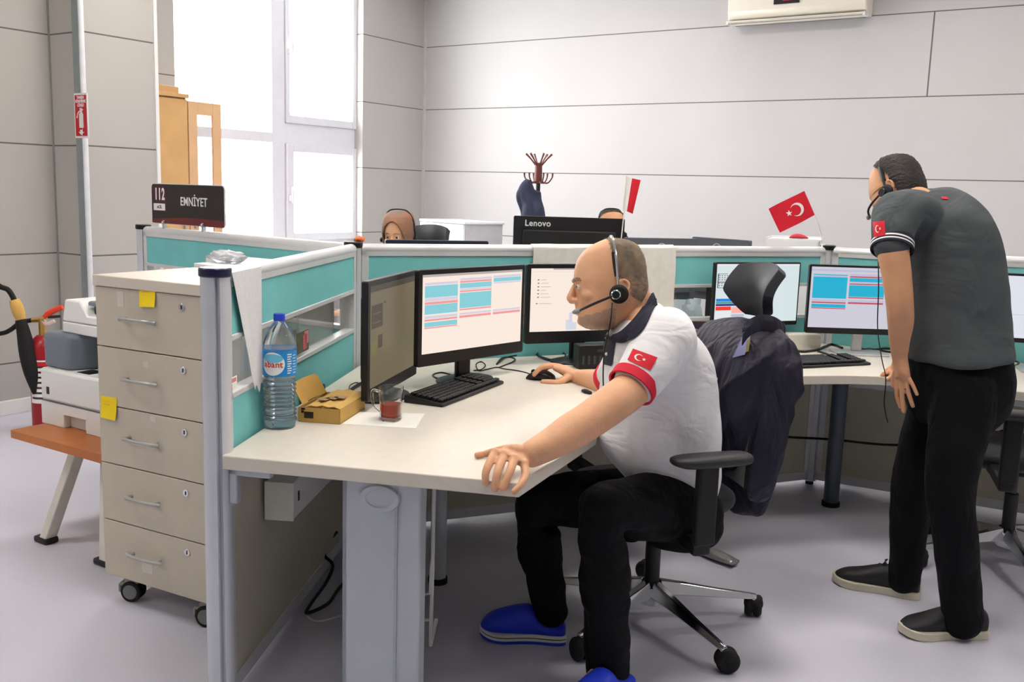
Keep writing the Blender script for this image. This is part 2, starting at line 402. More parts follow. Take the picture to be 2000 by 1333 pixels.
# ------------------------------------------------------------------ partitions
P0, P1, P2 = V((-2.03, 1.665, 0)), V((-2.686, 2.892, 0)), V((-1.369, 4.908, 0))
PE = V((-4.235, 3.035, 0)); P3 = P2 + V((.996, .0893, 0)) * 1.7
PH = 1.22
def partition(name, A, B, label, inset=(.03, .03), base=BEIGE):
    d = (B - A).normalized(); L = (B - A).length - inset[0] - inset[1]
    t = thingM(name, label, 'partition', frame(A + d * inset[0], d), 'office partitions')
    f = MB(); w = .042
    f.box2((0, -w / 2, PH - .045), (L, w / 2, PH - .012)); f.cyl((0, 0, PH - .018), (L, 0, PH - .018), .0225, seg=16)
    for z in (1.03, .872): f.box2((0, -w / 2, z), (L, w / 2, z + .016))
    f.box2((0, -w / 2, .66), (L, w / 2, .70)); f.box2((0, -w / 2, .03), (L, w / 2, .075))
    for x in (0, L - .028): f.box2((x, -w / 2, .03), (x + .028, w / 2, PH - .02))
    f.build('frame', ALU_W, t, .002)
    MB().box2((.026, -.016, 1.044), (L - .026, .016, PH - .04)).build('fabric_panel', TEAL, t, .003)
    MB().box2((.026, -.016, .698), (L - .026, .016, .874)).build('fabric_panel', TEAL, t, .003)
    MB().box2((.026, -.003, .886), (L - .026, .003, 1.032)).build('glass_strip', GLASS, t, smooth=0)
    MB().box2((.026, -.017, .072), (L - .026, .017, .664)).build('base_panel', base, t, .002)
    return t
partition('partition_panel', P0, P1, 'teal partition with glass strip left of the bearded man, bottle standing against it')
partition('partition_panel', P1, P2, 'teal partition behind the bearded man and his two front-facing monitors')
partition('partition_panel', P1, PE, 'teal partition at the left carrying the black 112 sign on its top rail')
partition('partition_panel', P2, P3, 'teal partition at the right edge behind the standing man')
def post(P, label, cap=BLK, r=.034):
    t = thing('partition_post', label, 'post', P, 0, 'partition posts')
    n = 32; prof = []
    for k in range(n):                       # extruded profile with four grooves
        a = 2 * math.pi * k / n; rr = r * (.62 if k % 8 == 5 else 1)
        prof.append((rr * math.cos(a), rr * math.sin(a)))
    MB().prism(prof, .02, PH - .008).build('extrusion', ALU, t, smooth=30)
    MB().cyl((0, 0, PH - .012), (0, 0, PH + .012), r + .004, seg=32).build('cap', cap, t, .004)
    MB().cyl((0, 0, 0), (0, 0, .025), .02).build('levelling_foot', RUB, t)
    return t
post(P0, 'silver partition post with dark blue cap at the near end, beside the drawer cabinet', NAVYCAP, .038)
post(P1, 'silver partition post with black cap where three partitions meet, left of the monitors')
post(P2, 'silver partition post with black cap behind the standing man\'s monitor, below the flag')
post(PE, 'silver partition end post with black cap left of the 112 sign')

# ------------------------------------------------------------------ desks
def oriented(P, d): return frame(P, d)
u01 = (P1 - P0).normalized(); n01 = V((-u01.y, u01.x, 0)) * -1      # n01 points towards the sitter
u12 = (P2 - P1).normalized(); n12 = V((u12.y, -u12.x, 0))
u23 = V((.996, .0893, 0)); n23 = V((u23.y, -u23.x, 0))
MID = P1 + u12 * 1.2
ZT, TH = .74, .038
a_nl = at(447, 891, ZT); a_nr = at(1014, 944, ZT); a_k = at(1165, 846, ZT)
q2 = P1 + u12 * .9 + n12 * .70; q3 = MID + n12 * .71
bez = [a_k] + cr([at(1170, 815, ZT), at(1186, 775, ZT), q2, q3], 6)
gap = .026
poly = [P0 + n01 * gap + u01 * ((a_nl - P0).dot(u01)), a_nr] + bez[0:] + [MID - u12 * .004 + n12 * gap, P1 + (n01 * gap + n12 * gap) * .7 + V((0.02, 0, 0))]
poly = [(p.x, p.y) for p in poly]
desk1 = thing('corner_desk', 'cream corner desk with white panel leg in the foreground, the bearded man gripping its corner', 'desk', (P1.x, P1.y, 0))
def loc(poly, o): return [(x - o.x, y - o.y) for x, y in poly]
MB().prism(loc(poly, P1), ZT - TH, ZT).build('desk_top', DESK, desk1, .003)
# big panel leg below the near edge
edge_d = (V((a_nr.x, a_nr.y, 0)) - V((a_nl.x, a_nl.y, 0))).normalized(); edge_n = V((-edge_d.y, edge_d.x, 0))
lp = at(668, 935, ZT - TH) ; lp2 = at(823, 941, ZT - TH); LW = (lp2 - lp).length
Ml = Matrix.Translation(-P1) @ frame(V((lp.x, lp.y, 0)) + edge_n * .025, edge_d)
m = MB().box2((0, 0, .012), (LW, .055, ZT - TH)); leg = m.build('panel_leg', GREYMETAL, desk1, .006, M=Ml)
MB().box2((LW * .66, -.0035, .012), (LW * .70, .001, ZT - TH)).build('leg_groove', mat('leg_groove_grey', (172, 179, 188), .5), leg, 0)
MB().box2((-.014, .012, .012), (.002, .05, ZT - TH - .005)).build('leg_edge', mat('leg_edge_grey', (150, 160, 170), .45), leg, .003)
m = MB(); M2 = Matrix.Rotation(math.pi / 2, 4, 'X')
m.lathe([(.001, 0), (.042, 0), (.046, .006), (.044, .012), (.032, .013), (.030, .009), (.001, .009)], (LW * .47, 0, ZT - TH - .05), 40, M=Matrix.Rotation(math.pi / 2, 3, 'X') @ Matrix.Diagonal((1.2, .78, 1)))
m.build('oval_cap', GREYMETAL, leg)
MB().box2((LW * .1, .01, 0), (LW * .9, .045, .012)).build('foot_pad', RUB, leg)
# bracket that hangs the top on the near post, further round leg and T-foot
m = MB(); m.box2((0, -.012, ZT - TH - .022), (.12, .012, ZT - TH)); m.box2((0, -.012, ZT - TH - .1), (.024, .012, ZT - TH)); m.prism([(.02, -.006), (.06, -.006), (.02, -.006 + .0)], 0, .001) if 0 else None
m.build('bracket', GREYMETAL, desk1, .004, M=Matrix.Translation(-P1) @ frame(P0 + edge_d * .036 + V((0, 0, 0)), edge_d))
def round_leg(par, P, o, r=.03, mt=DARKGREY):
    l = MB().cyl((0, 0, .02), (0, 0, ZT - TH), r).build('leg', mt, par, M=Matrix.Translation(V((P.x, P.y, 0)) - V((o.x, o.y, 0))))
    MB().cyl((0, 0, 0), (0, 0, .022), r + .006).build('foot', RUB, l); MB().cyl((0, 0, ZT - TH - .012), (0, 0, ZT - TH), r + .03).build('flange', mt, l)
round_leg(desk1, at(855, 1138, 0), P1, .03, GREYMETAL)
round_leg(desk1, MID + n12 * .42 - u12 * .1, P1)
foot = MB(); fa, fb = at(1345, 1062, .02), at(1432, 1098, .02)
foot.limb([(fa, .018, .03), (fa.lerp(fb, .6), .02, .034), (fb, .012, .03)], 16, 4, hint=(fb - fa).cross(UZ)); foot.xf(Matrix.Translation(-P1)); foot.build('foot_bar', mat('satin_silver', (176, 176, 174), .35, .6), desk1)
# socket trunking fixed to the partition under the top
tk = thingM('socket_trunking', 'white socket trunking with red sockets fixed to the partition under the near desk', 'cable trunking', frame(D(532, 1036, 2.66) * 0 + P0 + u01 * .27 + n01 * .03 + V((0, 0, .46)), u01))
TL = 1.0
MB().box2((0, -.085, 0), (TL, 0, .115)).build('channel', WHITEP, tk, .004)
MB().box2((-.003, -.088, -.002), (.006, .001, .117)).build('end_cap', mat('ivory_plastic', (226, 226, 216), .5), tk, .002)
for x, c, nm in ((.34, RED, 'socket'), (.56, RED, 'socket'), (.76, WHITEP, 'socket')):
    s_ = MB().box2((x, -.092, .025), (x + .13, -.084, .09)).build(nm, c, tk, .002); s_['label'] = 'red socket' if c is RED else 'white socket'
    h = MB()
    for k in (0.04, .09): h.cyl((x + k, -.0935, .058), (x + k, -.09, .058), .014)
    h.build('socket_hole', BLK, s_)
MB().box2((.05, -.087, .045), (.062, -.084, .075)).build('slot', BLK, tk)
# wire hanger under the top
wh = thing('wire_holder', 'white wire rack hanging under the desk right of the panel leg', 'wire rack', at(845, 1262, 0))
m = MB(); o = at(845, 1262, 0); e = edge_d
def rel(px, py, dist): return D(px, py, dist) - V((o.x, o.y, 0))
dd = 2.78
m.tube([rel(848, 945, dd), rel(845, 1100, dd), rel(841, 1262, dd), rel(852, 1212, dd + .03), rel(852, 1215, dd + .3)], .006, 8, smooth=0)
m.tube([rel(843, 1100, dd), rel(840, 1160, dd), rel(822, 1162, dd + .02), rel(800, 1162, dd + .05)], .005, 8); m.tube([rel(841, 1212, dd), rel(822, 1212, dd + .02), rel(800, 1212, dd + .05)], .005, 8)
m.box((rel(848, 943, dd)), (.05, .05, .01))
m.build('wire', WHITEP, wh)
# desk of the standing man
r1, r2, r3 = at(1545, 735, ZT), at(1740, 737, ZT), at(2000, 766, ZT)
e0 = MID + n12 * .71; eend = P2 + u23 * 1.6 + n23 * .80
cin = cr([e0, V((r1.x, r1.y, 0)), V((r2.x, r2.y, 0)), V((r3.x, r3.y, 0)), eend], 8)
poly2 = [MID + u12 * .004 + n12 * gap, P2 + (n12 * gap + n23 * gap) * .7, P2 + u23 * 1.6 + n23 * gap][::-1]
poly2 = [(p.x, p.y) for p in cin] + [(p.x, p.y) for p in poly2]
desk2 = thing('corner_desk', 'cream corner desk with dark round legs where the standing man leans', 'desk', (P2.x, P2.y, 0))
MB().prism(loc(poly2, P2), ZT - TH, ZT).build('desk_top', DESK, desk2, .003)
round_leg(desk2, at(1622, 988, 0), P2, .036, mat('slate_grey_metal', (84, 92, 104), .4, .3))
round_leg(desk2, P2 + u23 * 1.3 + n23 * .35, P2); round_leg(desk2, MID + u12 * .3 + n12 * .45, P2, .016, BLK)
# desks on the far side of the partitions
def far_desk(A, B, label, s=1, depth=.7):
    d = (B - A).normalized(); n = V((-d.y, d.x, 0)) * s; L = (B - A).length - .1
    M = frame(A + d * .05, d); t = thingM('desk', label, 'desk', M, 'desks behind the partitions'); y = (lambda q: q * s)
    MB().box2((0, y(.03), ZT - TH), (L, y(depth), ZT)).build('desk_top', DESK, t, .003)
    for x in (.12, L - .12): MB().box2((x - .03, y(.1), 0), (x + .03, y(depth - .08), ZT - TH)).build('leg', GREYMETAL, t, .004)
far_desk(P1 + u12 * .35, P2, 'cream desk behind the partition, under the large black screen', 1, .75)
far_desk(P2, P3, 'cream desk behind the right partition, under the white box', 1, .7)

# socket trunking below the far desk top, on the partition
def trunking(A, u, n, L, label):
    t = thingM('cable_trunking', label, 'cable trunking', frame(A + n * .024 + V((0, 0, .545)), u if n.dot(V((u.y, -u.x, 0))) > 0 else -u)); MB().box2((0, -.06, 0), (L, 0, .11)).build('channel', WHITEP, t, .003)
    h = MB()
    for x in (L * .3, L * .3 + .05, L * .7, L * .7 + .05): h.cyl((x, -.0615, .055), (x, -.058, .055), .012)
    h.build('socket_hole', BLK, t)
trunking(P1 + u12 * 1.35, u12, n12, .95, 'white cable trunking on the partition left of the far desk leg')
trunking(P2 + u23 * .08, u23, n23, 1.2, 'white cable trunking with black sockets under the far desk, right of the round leg')

# ------------------------------------------------------------------ drawer cabinet with its notes
cA, cB = V((-2.912, 1.895, 0)), V((-2.421, 1.939, 0)); cd = (cB - cA).normalized(); CW = (cB - cA).length; CD_ = .43
CM = frame(cA, cd); cz0, cz1 = .1, 1.138
cab = thingM('drawer_cabinet', 'tall beige five-drawer cabinet on casters behind the near partition post', 'drawer cabinet', CM)
m = MB().box2((.002, .02, cz0), (CW - .002, CD_, cz1 - .036)); m.build('carcass', CABTOP, cab, .002)
MB().box2((-.004, -.006, cz1 - .036), (CW + .004, CD_ + .004, cz1)).build('top', mat('drawer_top_laminate', (208, 199, 186), .42, var=.02), cab, .003)
dh = (cz1 - .036 - cz0) / 5
HND = mat('grey_handle', (168, 170, 168), .4, .35, var=.05)
for i in range(5):
    z = cz0 + i * dh
    d_ = MB().box2((.002, 0, z + .002), (CW - .002, .019, z + dh - .002)).build('drawer', CAB, cab, .0015)
    hz = z + dh * .52; hx = CW * .43; hw = .082
    h = MB(); h.tube([(hx - hw, -.012, hz - .004), (hx - hw * .72, -.026, hz), (hx, -.03, hz), (hx + hw * .72, -.026, hz), (hx + hw, -.012, hz - .004)], [.007, .0065, .005, .0065, .007], 10, smooth=4, hint=(0, 0, 1))
    for s_ in (-1, 1): h.cyl((hx + s_ * hw * .78, .001, hz - .002), (hx + s_ * hw * .78, -.024, hz - .002), .006, .007, 12)
    h.build('handle', HND, d_)
    lx, lz = CW * .815, z + dh * .80
    MB().cyl((lx, .002, lz), (lx, -.004, lz), .0125).build('lock', CHROME, d_, .001)
    MB().box((lx + .001, -.0045, lz), (.003, .002, .012)).build('keyhole', BLK, d_)
STK = mat('clear_sticker', (206, 200, 190), .35, var=.02)
for i, (x, z, a, b) in enumerate(((.38, .32, .05, .035), (.45, .80, .025, .02), (.5, .92, .025, .02), (.22, .82, .03, .05))):
    MB().box2((CW * x, -.0012, cz0 + dh * ((0, 3, 2, 4)[i]) + dh * z - b / 2), (CW * x + a, .0005, cz0 + dh * ((0, 3, 2, 4)[i]) + dh * z + b / 2)).build('clear_label', STK, cab, 0)
def caster(par, x, y, rz, sc=1.0):
    M = Matrix.Translation((x, y, 0)) @ Matrix.Rotation(rz, 4, 'Z')
    c_ = MB(); c_.cyl((0, 0, .07), (0, 0, cz0), .012); c_.box((0, 0, .074), (.05, .034, .02)); c_.box((-.034, 0, .06), (.02, .03, .012)); c_.box((-.044, 0, .045), (.01, .03, .03))
    o = c_.build('caster', mat('caster_housing', (150, 146, 140), .4, .2), par, .003, M=M)
    for s_ in (-1, 1):
        MB().cyl((0, s_ * .008, .037), (0, s_ * .024, .037), .037, seg=28).build('wheel', RUB, o, .004)
        MB().cyl((0, s_ * .0235, .037), (0, s_ * .0265, .037), .026, seg=24).build('wheel_cap', mat('wheel_cap_grey', (120, 124, 122), .5), o, .001)
for x, y, r in ((.075, .055, .35), (CW - .055, .05, .35), (.03, CD_ - .05, .5), (CW - .06, CD_ - .06, .2)): caster(cab, x, y, r)
YEL = mat('yellow_paper', (246, 214, 24), .8, var=.03)
def note(name, label, px, py, w_, h_, rot, group=None):
    P = PL(px, py, tuple(CM.col[1][:3]), tuple((CM @ V((0, -.0015, 0)))[:]))
    t = thingM(name, label, 'note', Matrix.Translation(P) @ CM.to_3x3().to_4x4() @ Matrix.Rotation(rot, 4, 'Y'))
    rows = [[(w_ * (u / 6 - .5), -.010 * (1 - v / 5) ** 2 * (.4 + .6 * u / 6), h_ * (v / 5 - .5)) for u in range(7)] for v in range(6)]
    MB().grid(rows, 0, .0006).build('sheet', YEL, t)
    ln = MB()
    for k in range(3): ln.box((-.008, -.0012 - .0012 * 0 , h_ * (.28 - .14 * k)), (w_ * .4, .0006, .0016))
    ln.build('pencil_line', mat('faint_ink', (222, 176, 20), .7), t)
note('sticky_note', 'yellow sticky note on the top drawer of the cabinet', 288, 577, .075, .075, math.radians(-4))
note('sticky_note', 'yellow sticky note on the left edge of the third drawer', 213, 797, .078, .075, 0)
# crumpled clear bag on top
def crumple(name, label, cat, c, r, m_, seed, h=.03):
    rnd = random.Random(seed); me = bpy.data.meshes.new(name); bm = bmesh.new(); bmesh.ops.create_icosphere(bm, subdivisions=4, radius=1)
    for v in bm.verts:
        p = v.co.copy(); n = 1 + .45 * noise.noise(p * 2.3 + V((seed, 0, 0))) + .25 * abs(noise.noise(p * 6 + V((0, seed, 0))))
        v.co = V((p.x * r[0] * n, p.y * r[1] * n, max(0, (p.z * .5 + .42) * h * n)))
    bm.to_mesh(me); bm.free(); me.materials.append(m_); me.shade_smooth(); o = bpy.data.objects.new(name, me); COL.objects.link(o); o.location = c; return tag(o, label, cat)
BAG = mat('thin_plastic_film', (236, 238, 242), .18, var=0, trans=.55, ior=1.2)
st = thing('storage_cabinet', 'white-topped storage cabinet standing behind the drawer cabinet against the partition', 'cabinet', (-2.9, 2.7, 0))
fpr = [(x + 2.9, y - 2.7) for x, y in ((-2.93, 2.42), (-2.54, 2.45), (-2.74, 2.84), (-3.30, 2.84), (-3.30, 2.66), (-3.13, 2.64), (-3.11, 2.45))]
MB().prism(fpr, .06, cz1 - .03).build('carcass', CABTOP, st, .002); MB().prism(fpr, cz1 - .03, cz1).build('top', WHITEP, st, .002); MB().prism([(x * .94, y * .94) for x, y in fpr], 0, .06).build('plinth', BLK, st)
crumple('plastic_bag', 'crumpled clear plastic bag on the white cabinet top behind the drawer cabinet', 'bag', V((-3.05, 2.56, cz1)), (.085, .05), BAG, 3, .045)

# ------------------------------------------------------------------ low table, printer, extinguisher
TZ = .44
tA, tB = at(20, 840, TZ), at(197, 890, TZ); td = V((1, .012, 0)); TM = frame((tA.x, tA.y, 0), td)
tbl = thingM('low_table', 'low table with orange-brown wooden top and slanted white legs under the printer', 'table', TM)
WOOD = mat('orange_wood', (176, 102, 42), .35, var=.16, vs=6)
MB().box2((0, 0, TZ - .034), (.62, .58, TZ)).build('table_top', WOOD, tbl, .003)
lf = at(94, 1060, 0); li = TM.inverted() @ lf
for fx, fy, tx, ty in ((li.x, li.y, .43, .1), (li.x, .5, .43, .48), (.58, li.y, .62, .1), (.58, .5, .62, .48)):
    l = MB(); f0 = V((fx, fy, .02)); t0 = V((tx - .12, ty, TZ - .034)); n_ = V((0, 1, 0))
    d_ = (t0 - f0).normalized(); sx = V((1, 0, 0))
    R = [[p + sx * a * .045 / 2 + n_ * b * .05 / 2 for a, b in ((-1, -1), (1, -1), (1, 1), (-1, 1))] for p in (f0, t0)]
    l.rings(R); lo = l.build('leg', mat('cream_metal', (216, 212, 202), .4), tbl, .004, smooth=20)
    MB().box2((fx - .055, fy - .03, 0), (fx + .03, fy + .03, .026)).build('foot', BLK, lo, .008)
pA = at(82, 826, TZ); PM = frame(pA + V((0, 0, 0)), V((1, .02, 0)))
prn = thingM('printer', 'white and grey multifunction printer on the low wooden table', 'printer', PM)
PW = mat('printer_white', (224, 226, 224), .45, var=.015); PG = mat('printer_grey', (112, 120, 132), .4, var=.03)
PD = .42
def pzv(px, py, dy=0): return (PM.inverted() @ PL(px, py, tuple(PM.col[1][:3]), tuple((PM @ V((0, dy, 0)))[:])))
zb = pzv(80, 718).z; zt1 = pzv(110, 642, .10).z; zs0 = pzv(122, 640, .06); zs1 = pzv(117, 585, .06)
Wp = .48
b = MB(); b.box2((0, 0, .1), (Wp, PD, zb)); body = b.build('body', PW, prn, .012)
t_ = MB(); t_.box2((0, 0, 0), (.155, PD, .1)); t_.box2((.3, 0, 0), (Wp, PD, .1)); t_.box2((.15, .03, 0), (.31, PD, .1)); t_.box2((.15, 0, .055), (.31, .04, .1))
tray = t_.build('paper_tray', PW, prn, .003)
MB().box2((.002, -.0012, .0985), (Wp - .002, .002, .1015)).build('seam', mat('seam_dark', (96, 98, 98), .6), prn)
MB().box2((.045, -.002, zb * .55), (.062, .001, zb * .55 + .03)).build('badge', BLK, prn)
MB().box2((.21, .03, zb - .002), (.29, .10, zb + .002)).build('latch', BLK, prn)
g_ = MB(); gx0 = pzv(86, 680).x
g_.prism([(-.004, .02), (.165, .02), (.21, .11), (.21, PD), (-.004, PD)], zb, zt1); g_.build('output_housing', PG, prn, .02, seg=4)
MB().box2((.2, .14, zb), (Wp, PD, zb + .06)).build('output_bin', mat('printer_dark_grey', (64, 70, 80), .45), prn, .004)
MB().box2((.22, .3, zb + .05), (Wp, PD, zt1)).build('rear_wall', BLK, prn)
sx0 = zs0.x; sh = zs1.z - zs0.z
s1 = MB(); s1.box2((sx0, .06, zt1), (Wp + .02, PD, zt1 + .045)); s1.build('scanner_base', PW, prn, .005)
s2 = MB(); zz = zt1 + .047; zt2 = zs1.z
def ytop(x): return 0
s2.add([(sx0, .06, zz), (Wp + .02, .06, zz), (Wp + .02, PD, zz), (sx0, PD, zz), (sx0, .075, zt2), (sx0 + .10, .075, zt2), (sx0 + .10, PD, zt2), (sx0, PD, zt2), (sx0 + .17, .06, zz + .035), (sx0 + .17, PD, zz + .035), (Wp + .02, .06, zz + .035), (Wp + .02, PD, zz + .035)],
       [(0, 3, 2, 1), (0, 1, 10, 8, 5, 4), (4, 5, 6, 7), (5, 8, 9, 6), (8, 10, 11, 9), (3, 7, 6, 9, 11, 2), (0, 4, 7, 3), (1, 2, 11, 10)])
sl = s2.build('document_feeder', PW, prn, .006, smooth=25)
MB().box2((sx0 + .13, .09, zz + .07), (Wp + .01, PD - .03, zz + .09)).build('feeder_tray', PG, prn, .008)
MB().box2((sx0 + .16, .1, zz + .03), (Wp, PD - .05, zz + .072)).build('feeder_mouth', BLK, prn)
text('lettering', 'HP', .02, Matrix.Translation((sx0 + .055, .0655, zz + .05)) @ Matrix.Rotation(-.06, 4, 'X') @ XZ, mat('faint_grey_print', (190, 192, 192), .5), prn) if 0 else None
# fire extinguisher standing by the wall
xp = V((-5.36, 3.10, 0)); xp = D(88, 760, 5.47); xp.z = 0
ext = thing('fire_extinguisher', 'red wheeled fire extinguisher behind the printer, with black hose and horn', 'fire extinguisher', xp)
def xr(px, py, d=5.47): return D(px, py, d) - V((xp.x, xp.y, 0))
ztop = xr(88, 655).z; RX = .075
MB().lathe([(.001, .0), (RX, .0), (RX, ztop - .1), (RX * .93, ztop - .05), (RX * .6, ztop - .012), (.03, ztop), (.001, ztop)], (0, 0, 0), 36).build('cylinder', mat('deep_red_paint', (150, 16, 28), .35, var=.05), ext)
def band(a0, a1, z0, z1, r, n=16): return [[V((r * math.cos(a0 + (a1 - a0) * j / n), r * math.sin(a0 + (a1 - a0) * j / n), z)) for j in range(n + 1)] for z in (z0, z1)]
ca = math.atan2(-xp.y, -xp.x)
MB().grid(band(ca - 1.2, ca + 1.3, xr(78, 783).z, xr(78, 700).z, RX + .0008)).build('label', PAPER, ext)
lb = MB()
for k in range(7): lb.grid(band(ca - 1.05, ca + .2 + .2 * (k % 2), xr(78, 775 - k * 10).z, xr(78, 771 - k * 10).z, RX + .0014))
lb.build('label_print', mat('dark_print', (60, 30, 36), .6), ext)
MB().grid(band(ca - 1.15, ca + 1.2, xr(78, 712).z, xr(78, 703).z, RX + .0014)).build('label_header', RED, ext)
BRASS = mat('brass', (206, 164, 96), .3, .8, var=.05)
v_ = MB(); v_.cyl((0, 0, ztop - .01), (0, 0, xr(88, 622).z), .02); v_.tube([xr(88, 624), xr(76, 625), xr(63, 626)], [.02, .016, .014], 14); v_.build('valve', BRASS, ext)
MB().tube([xr(62, 626), xr(50, 628), xr(36, 633), xr(20, 645), xr(0, 652), xr(-60, 655), xr(-110, 600)], .013, 12, smooth=5).build('hose', RUB, ext)
MB().tube([xr(-20, 545), xr(0, 560), xr(15, 566), xr(25, 580), xr(28, 590)], .015, 12, smooth=5).build('hose', RUB, ext)
MB().tube([xr(28, 586), xr(33, 600), xr(38, 615), xr(42, 627)], [.028, .034, .032, .024], 16, smooth=4).build('grip', mat('yellow_grip', (218, 176, 92), .45), ext)
MB().tube([xr(40, 625, 5.4), xr(46, 650, 5.4), xr(54, 690, 5.4), xr(62, 730, 5.4), xr(68, 770, 5.4)], [.028, .036, .045, .04, .012], 18, smooth=4).build('horn', RUB, ext)
MB().tube([xr(86, 620), xr(96, 612), xr(112, 604), xr(122, 600)], [.012, .018, .016, .014], 10, smooth=3).build('handle', mat('orange_red_plastic', (222, 62, 32), .4), ext)
MB().tube([xr(84, 628), xr(92, 633), xr(106, 627)], [.02, .012, .01], 10, smooth=3).build('pressure_gauge', mat('pale_nozzle', (226, 206, 196), .4), ext)
MB().tube([xr(94, 620), xr(118, 618)], .008, 8).build('lever', BLK, ext)
# extinguisher sign on the pier
SP = PL(159, 226, (0, 1, 0), (0, 3.484, 0)); SW_ = .135; SH_ = (PL(159, 182, (0, 1, 0), (0, 3.484, 0)) - PL(159, 270, (0, 1, 0), (0, 3.484, 0))).length
SM = Matrix.Translation(SP)
sg = thingM('wall_sign', 'red fire extinguisher sign high on the grey wall pier', 'sign', SM)
WHP = mat('white_print', (240, 240, 238), .5, var=0)
MB().box2((-SW_ / 2, -.002, -SH_ / 2), (SW_ / 2, .002, SH_ / 2)).build('plate', WHP, sg, .001)
MB().box2((-SW_ / 2 + .01, -.0028, -SH_ / 2 + .012), (SW_ / 2 - .01, -.0015, SH_ / 2 - .012)).build('red_field', mat('sign_red', (196, 24, 40), .45, var=.02), sg)
for k, s_ in enumerate(('YANGIN', 'SÖNDÜRME', 'CİHAZI')): text('lettering', s_, .024, Matrix.Translation((0, -.0031, SH_ * (.4 - .085 * k))) @ XZ, WHP, sg, .0008, .75)
p_ = MB(); p_.prism([(-.018, -.07), (.024, -.07), (.024, .03), (.014, .045), (.014, .06), (-.004, .06), (-.004, .045), (-.018, .03)], 0, .0008)
p_.prism([(-.01, .064), (.02, .056), (.024, .066), (-.008, .078)], 0, .0008); p_.prism([(-.005, .062), (-.03, .045), (-.045, .005), (-.036, 0), (-.024, .036), (-.002, .052)], 0, .0008)
p_.prism([(-.012, -.084), (.012, -.084), (.012, -.1), (.028, -.1), (0, -.124), (-.028, -.1), (-.012, -.1)], 0, .0008)
p_.xf(Matrix.Translation((0, -.0036, -SH_ * .06)) @ XZ @ Matrix.Diagonal((1, SH_ / .33, 1, 1))); p_.build('pictogram', WHP, sg)

# ------------------------------------------------------------------ the 112 sign on the partition
ue = (PE - P1).normalized(); nE = V((-ue.y, ue.x, 0))                   # nE towards the camera side
if nE.y > 0: nE = -nE
sgA = PL(299, 437, tuple(nE), tuple(P1)); sgB = PL(441, 445, tuple(nE), tuple(P1)); sx_ = (V((sgB.x, sgB.y, 0)) - V((sgA.x, sgA.y, 0)))
gw = sx_.length; gh = (PL(300, 359, tuple(nE), tuple(P1)).z - sgA.z); gz = 1.243
GM = frame(V((sgA.x, sgA.y, gz)), sx_)
s112 = thingM('desk_sign', 'black 112 EMNİYET sign clipped on the left partition', 'sign', GM)
def rrect(x0, z0, x1, z1, r, n=6):
    o = []
    for cx, cz, a in ((x1 - r, z0 + r, -90), (x1 - r, z1 - r, 0), (x0 + r, z1 - r, 90), (x0 + r, z0 + r, 180)):
        for k in range(n + 1): q = math.radians(a + 90 * k / n); o.append((cx + r * math.cos(q), cz + r * math.sin(q)))
    return o
def plate(poly, y0, y1): return MB().prism(poly, -y0, -y1).xf(XZ)
plate(rrect(0, 0, gw, gh, .022), .002, -.004).build('board', mat('acrylic_edge', (226, 228, 230), .3), s112)
gm = mat('sign_black_print', (30, 24, 24), .3, var=0); nt = gm.node_tree
plate(rrect(.004, .003, gw - .004, gh - .004, .019), -.0045, -.0055).build('printed_face', gm, s112)
plate([(.004, .022), (.004, .006), (.008, .003), (gw - .008, .003), (gw - .004, .006), (gw - .004, .034), (gw * .5, .037)], -.0056, -.0062).build('red_band', mat('dark_red_print', (104, 30, 30), .35), s112)
plate(rrect(.012, gh * .30, .012 + gw * .2, gh * .93, .006), -.0056, -.006).build('logo_panel', mat('dark_crimson', (70, 16, 30), .35), s112)
text('lettering', '112', gh * .40, Matrix.Translation((.012 + gw * .105, -.0066, gh * .72)) @ XZ, WHP, s112, .0022, .66)
plate(rrect(.02, gh * .33, .012 + gw * .18, gh * .5, .004), -.0062, -.0066).build('logo_tag', WHP, s112)
text('lettering', 'ACİL', gh * .1, Matrix.Translation((.012 + gw * .1, -.007, gh * .41)) @ XZ, gm, s112, .0004, .9)
text('lettering', 'EMNİYET', gh * .29, Matrix.Translation((gw * .6, -.0066, gh * .57)) @ XZ, WHP, s112, .0008, .88)
for x in (gw * .18, gw * .72): c_ = MB().box2((x - .008, -.012, -.025), (x + .008, .006, .018)); c_.cyl((x, -.013, .006), (x, -.018, .006), .008); c_.build('clip', CHROME, s112, .002)

# ------------------------------------------------------------------ screens
def scr_mat(name, col, k=1.0): return mat('screen_' + name, (12, 12, 14), .35, var=0, emit=col, es=k, spec=.25)
def screen(par, w_, h_, z0, y, base, blocks):
    m = MB(); mats = [base]; m.add([(-w_ / 2, y, z0), (w_ / 2, y, z0), (w_ / 2, y, z0 + h_), (-w_ / 2, y, z0 + h_)], [(0, 1, 2, 3)])
    for (u0, u1, v0, v1, mt) in blocks:
        if mt not in mats: mats.append(mt)
        x0, x1 = -w_ / 2 + w_ * u0, -w_ / 2 + w_ * u1; za, zc = z0 + h_ * (1 - v1), z0 + h_ * (1 - v0); yy = y - .0004 - .0001 * (len(m.f) % 3)
        m.add([(x0, yy, za), (x1, yy, za), (x1, yy, zc), (x0, yy, zc)], [(0, 1, 2, 3)], mats.index(mt))
    return m.build('screen', mats, par, smooth=0, wall=True)
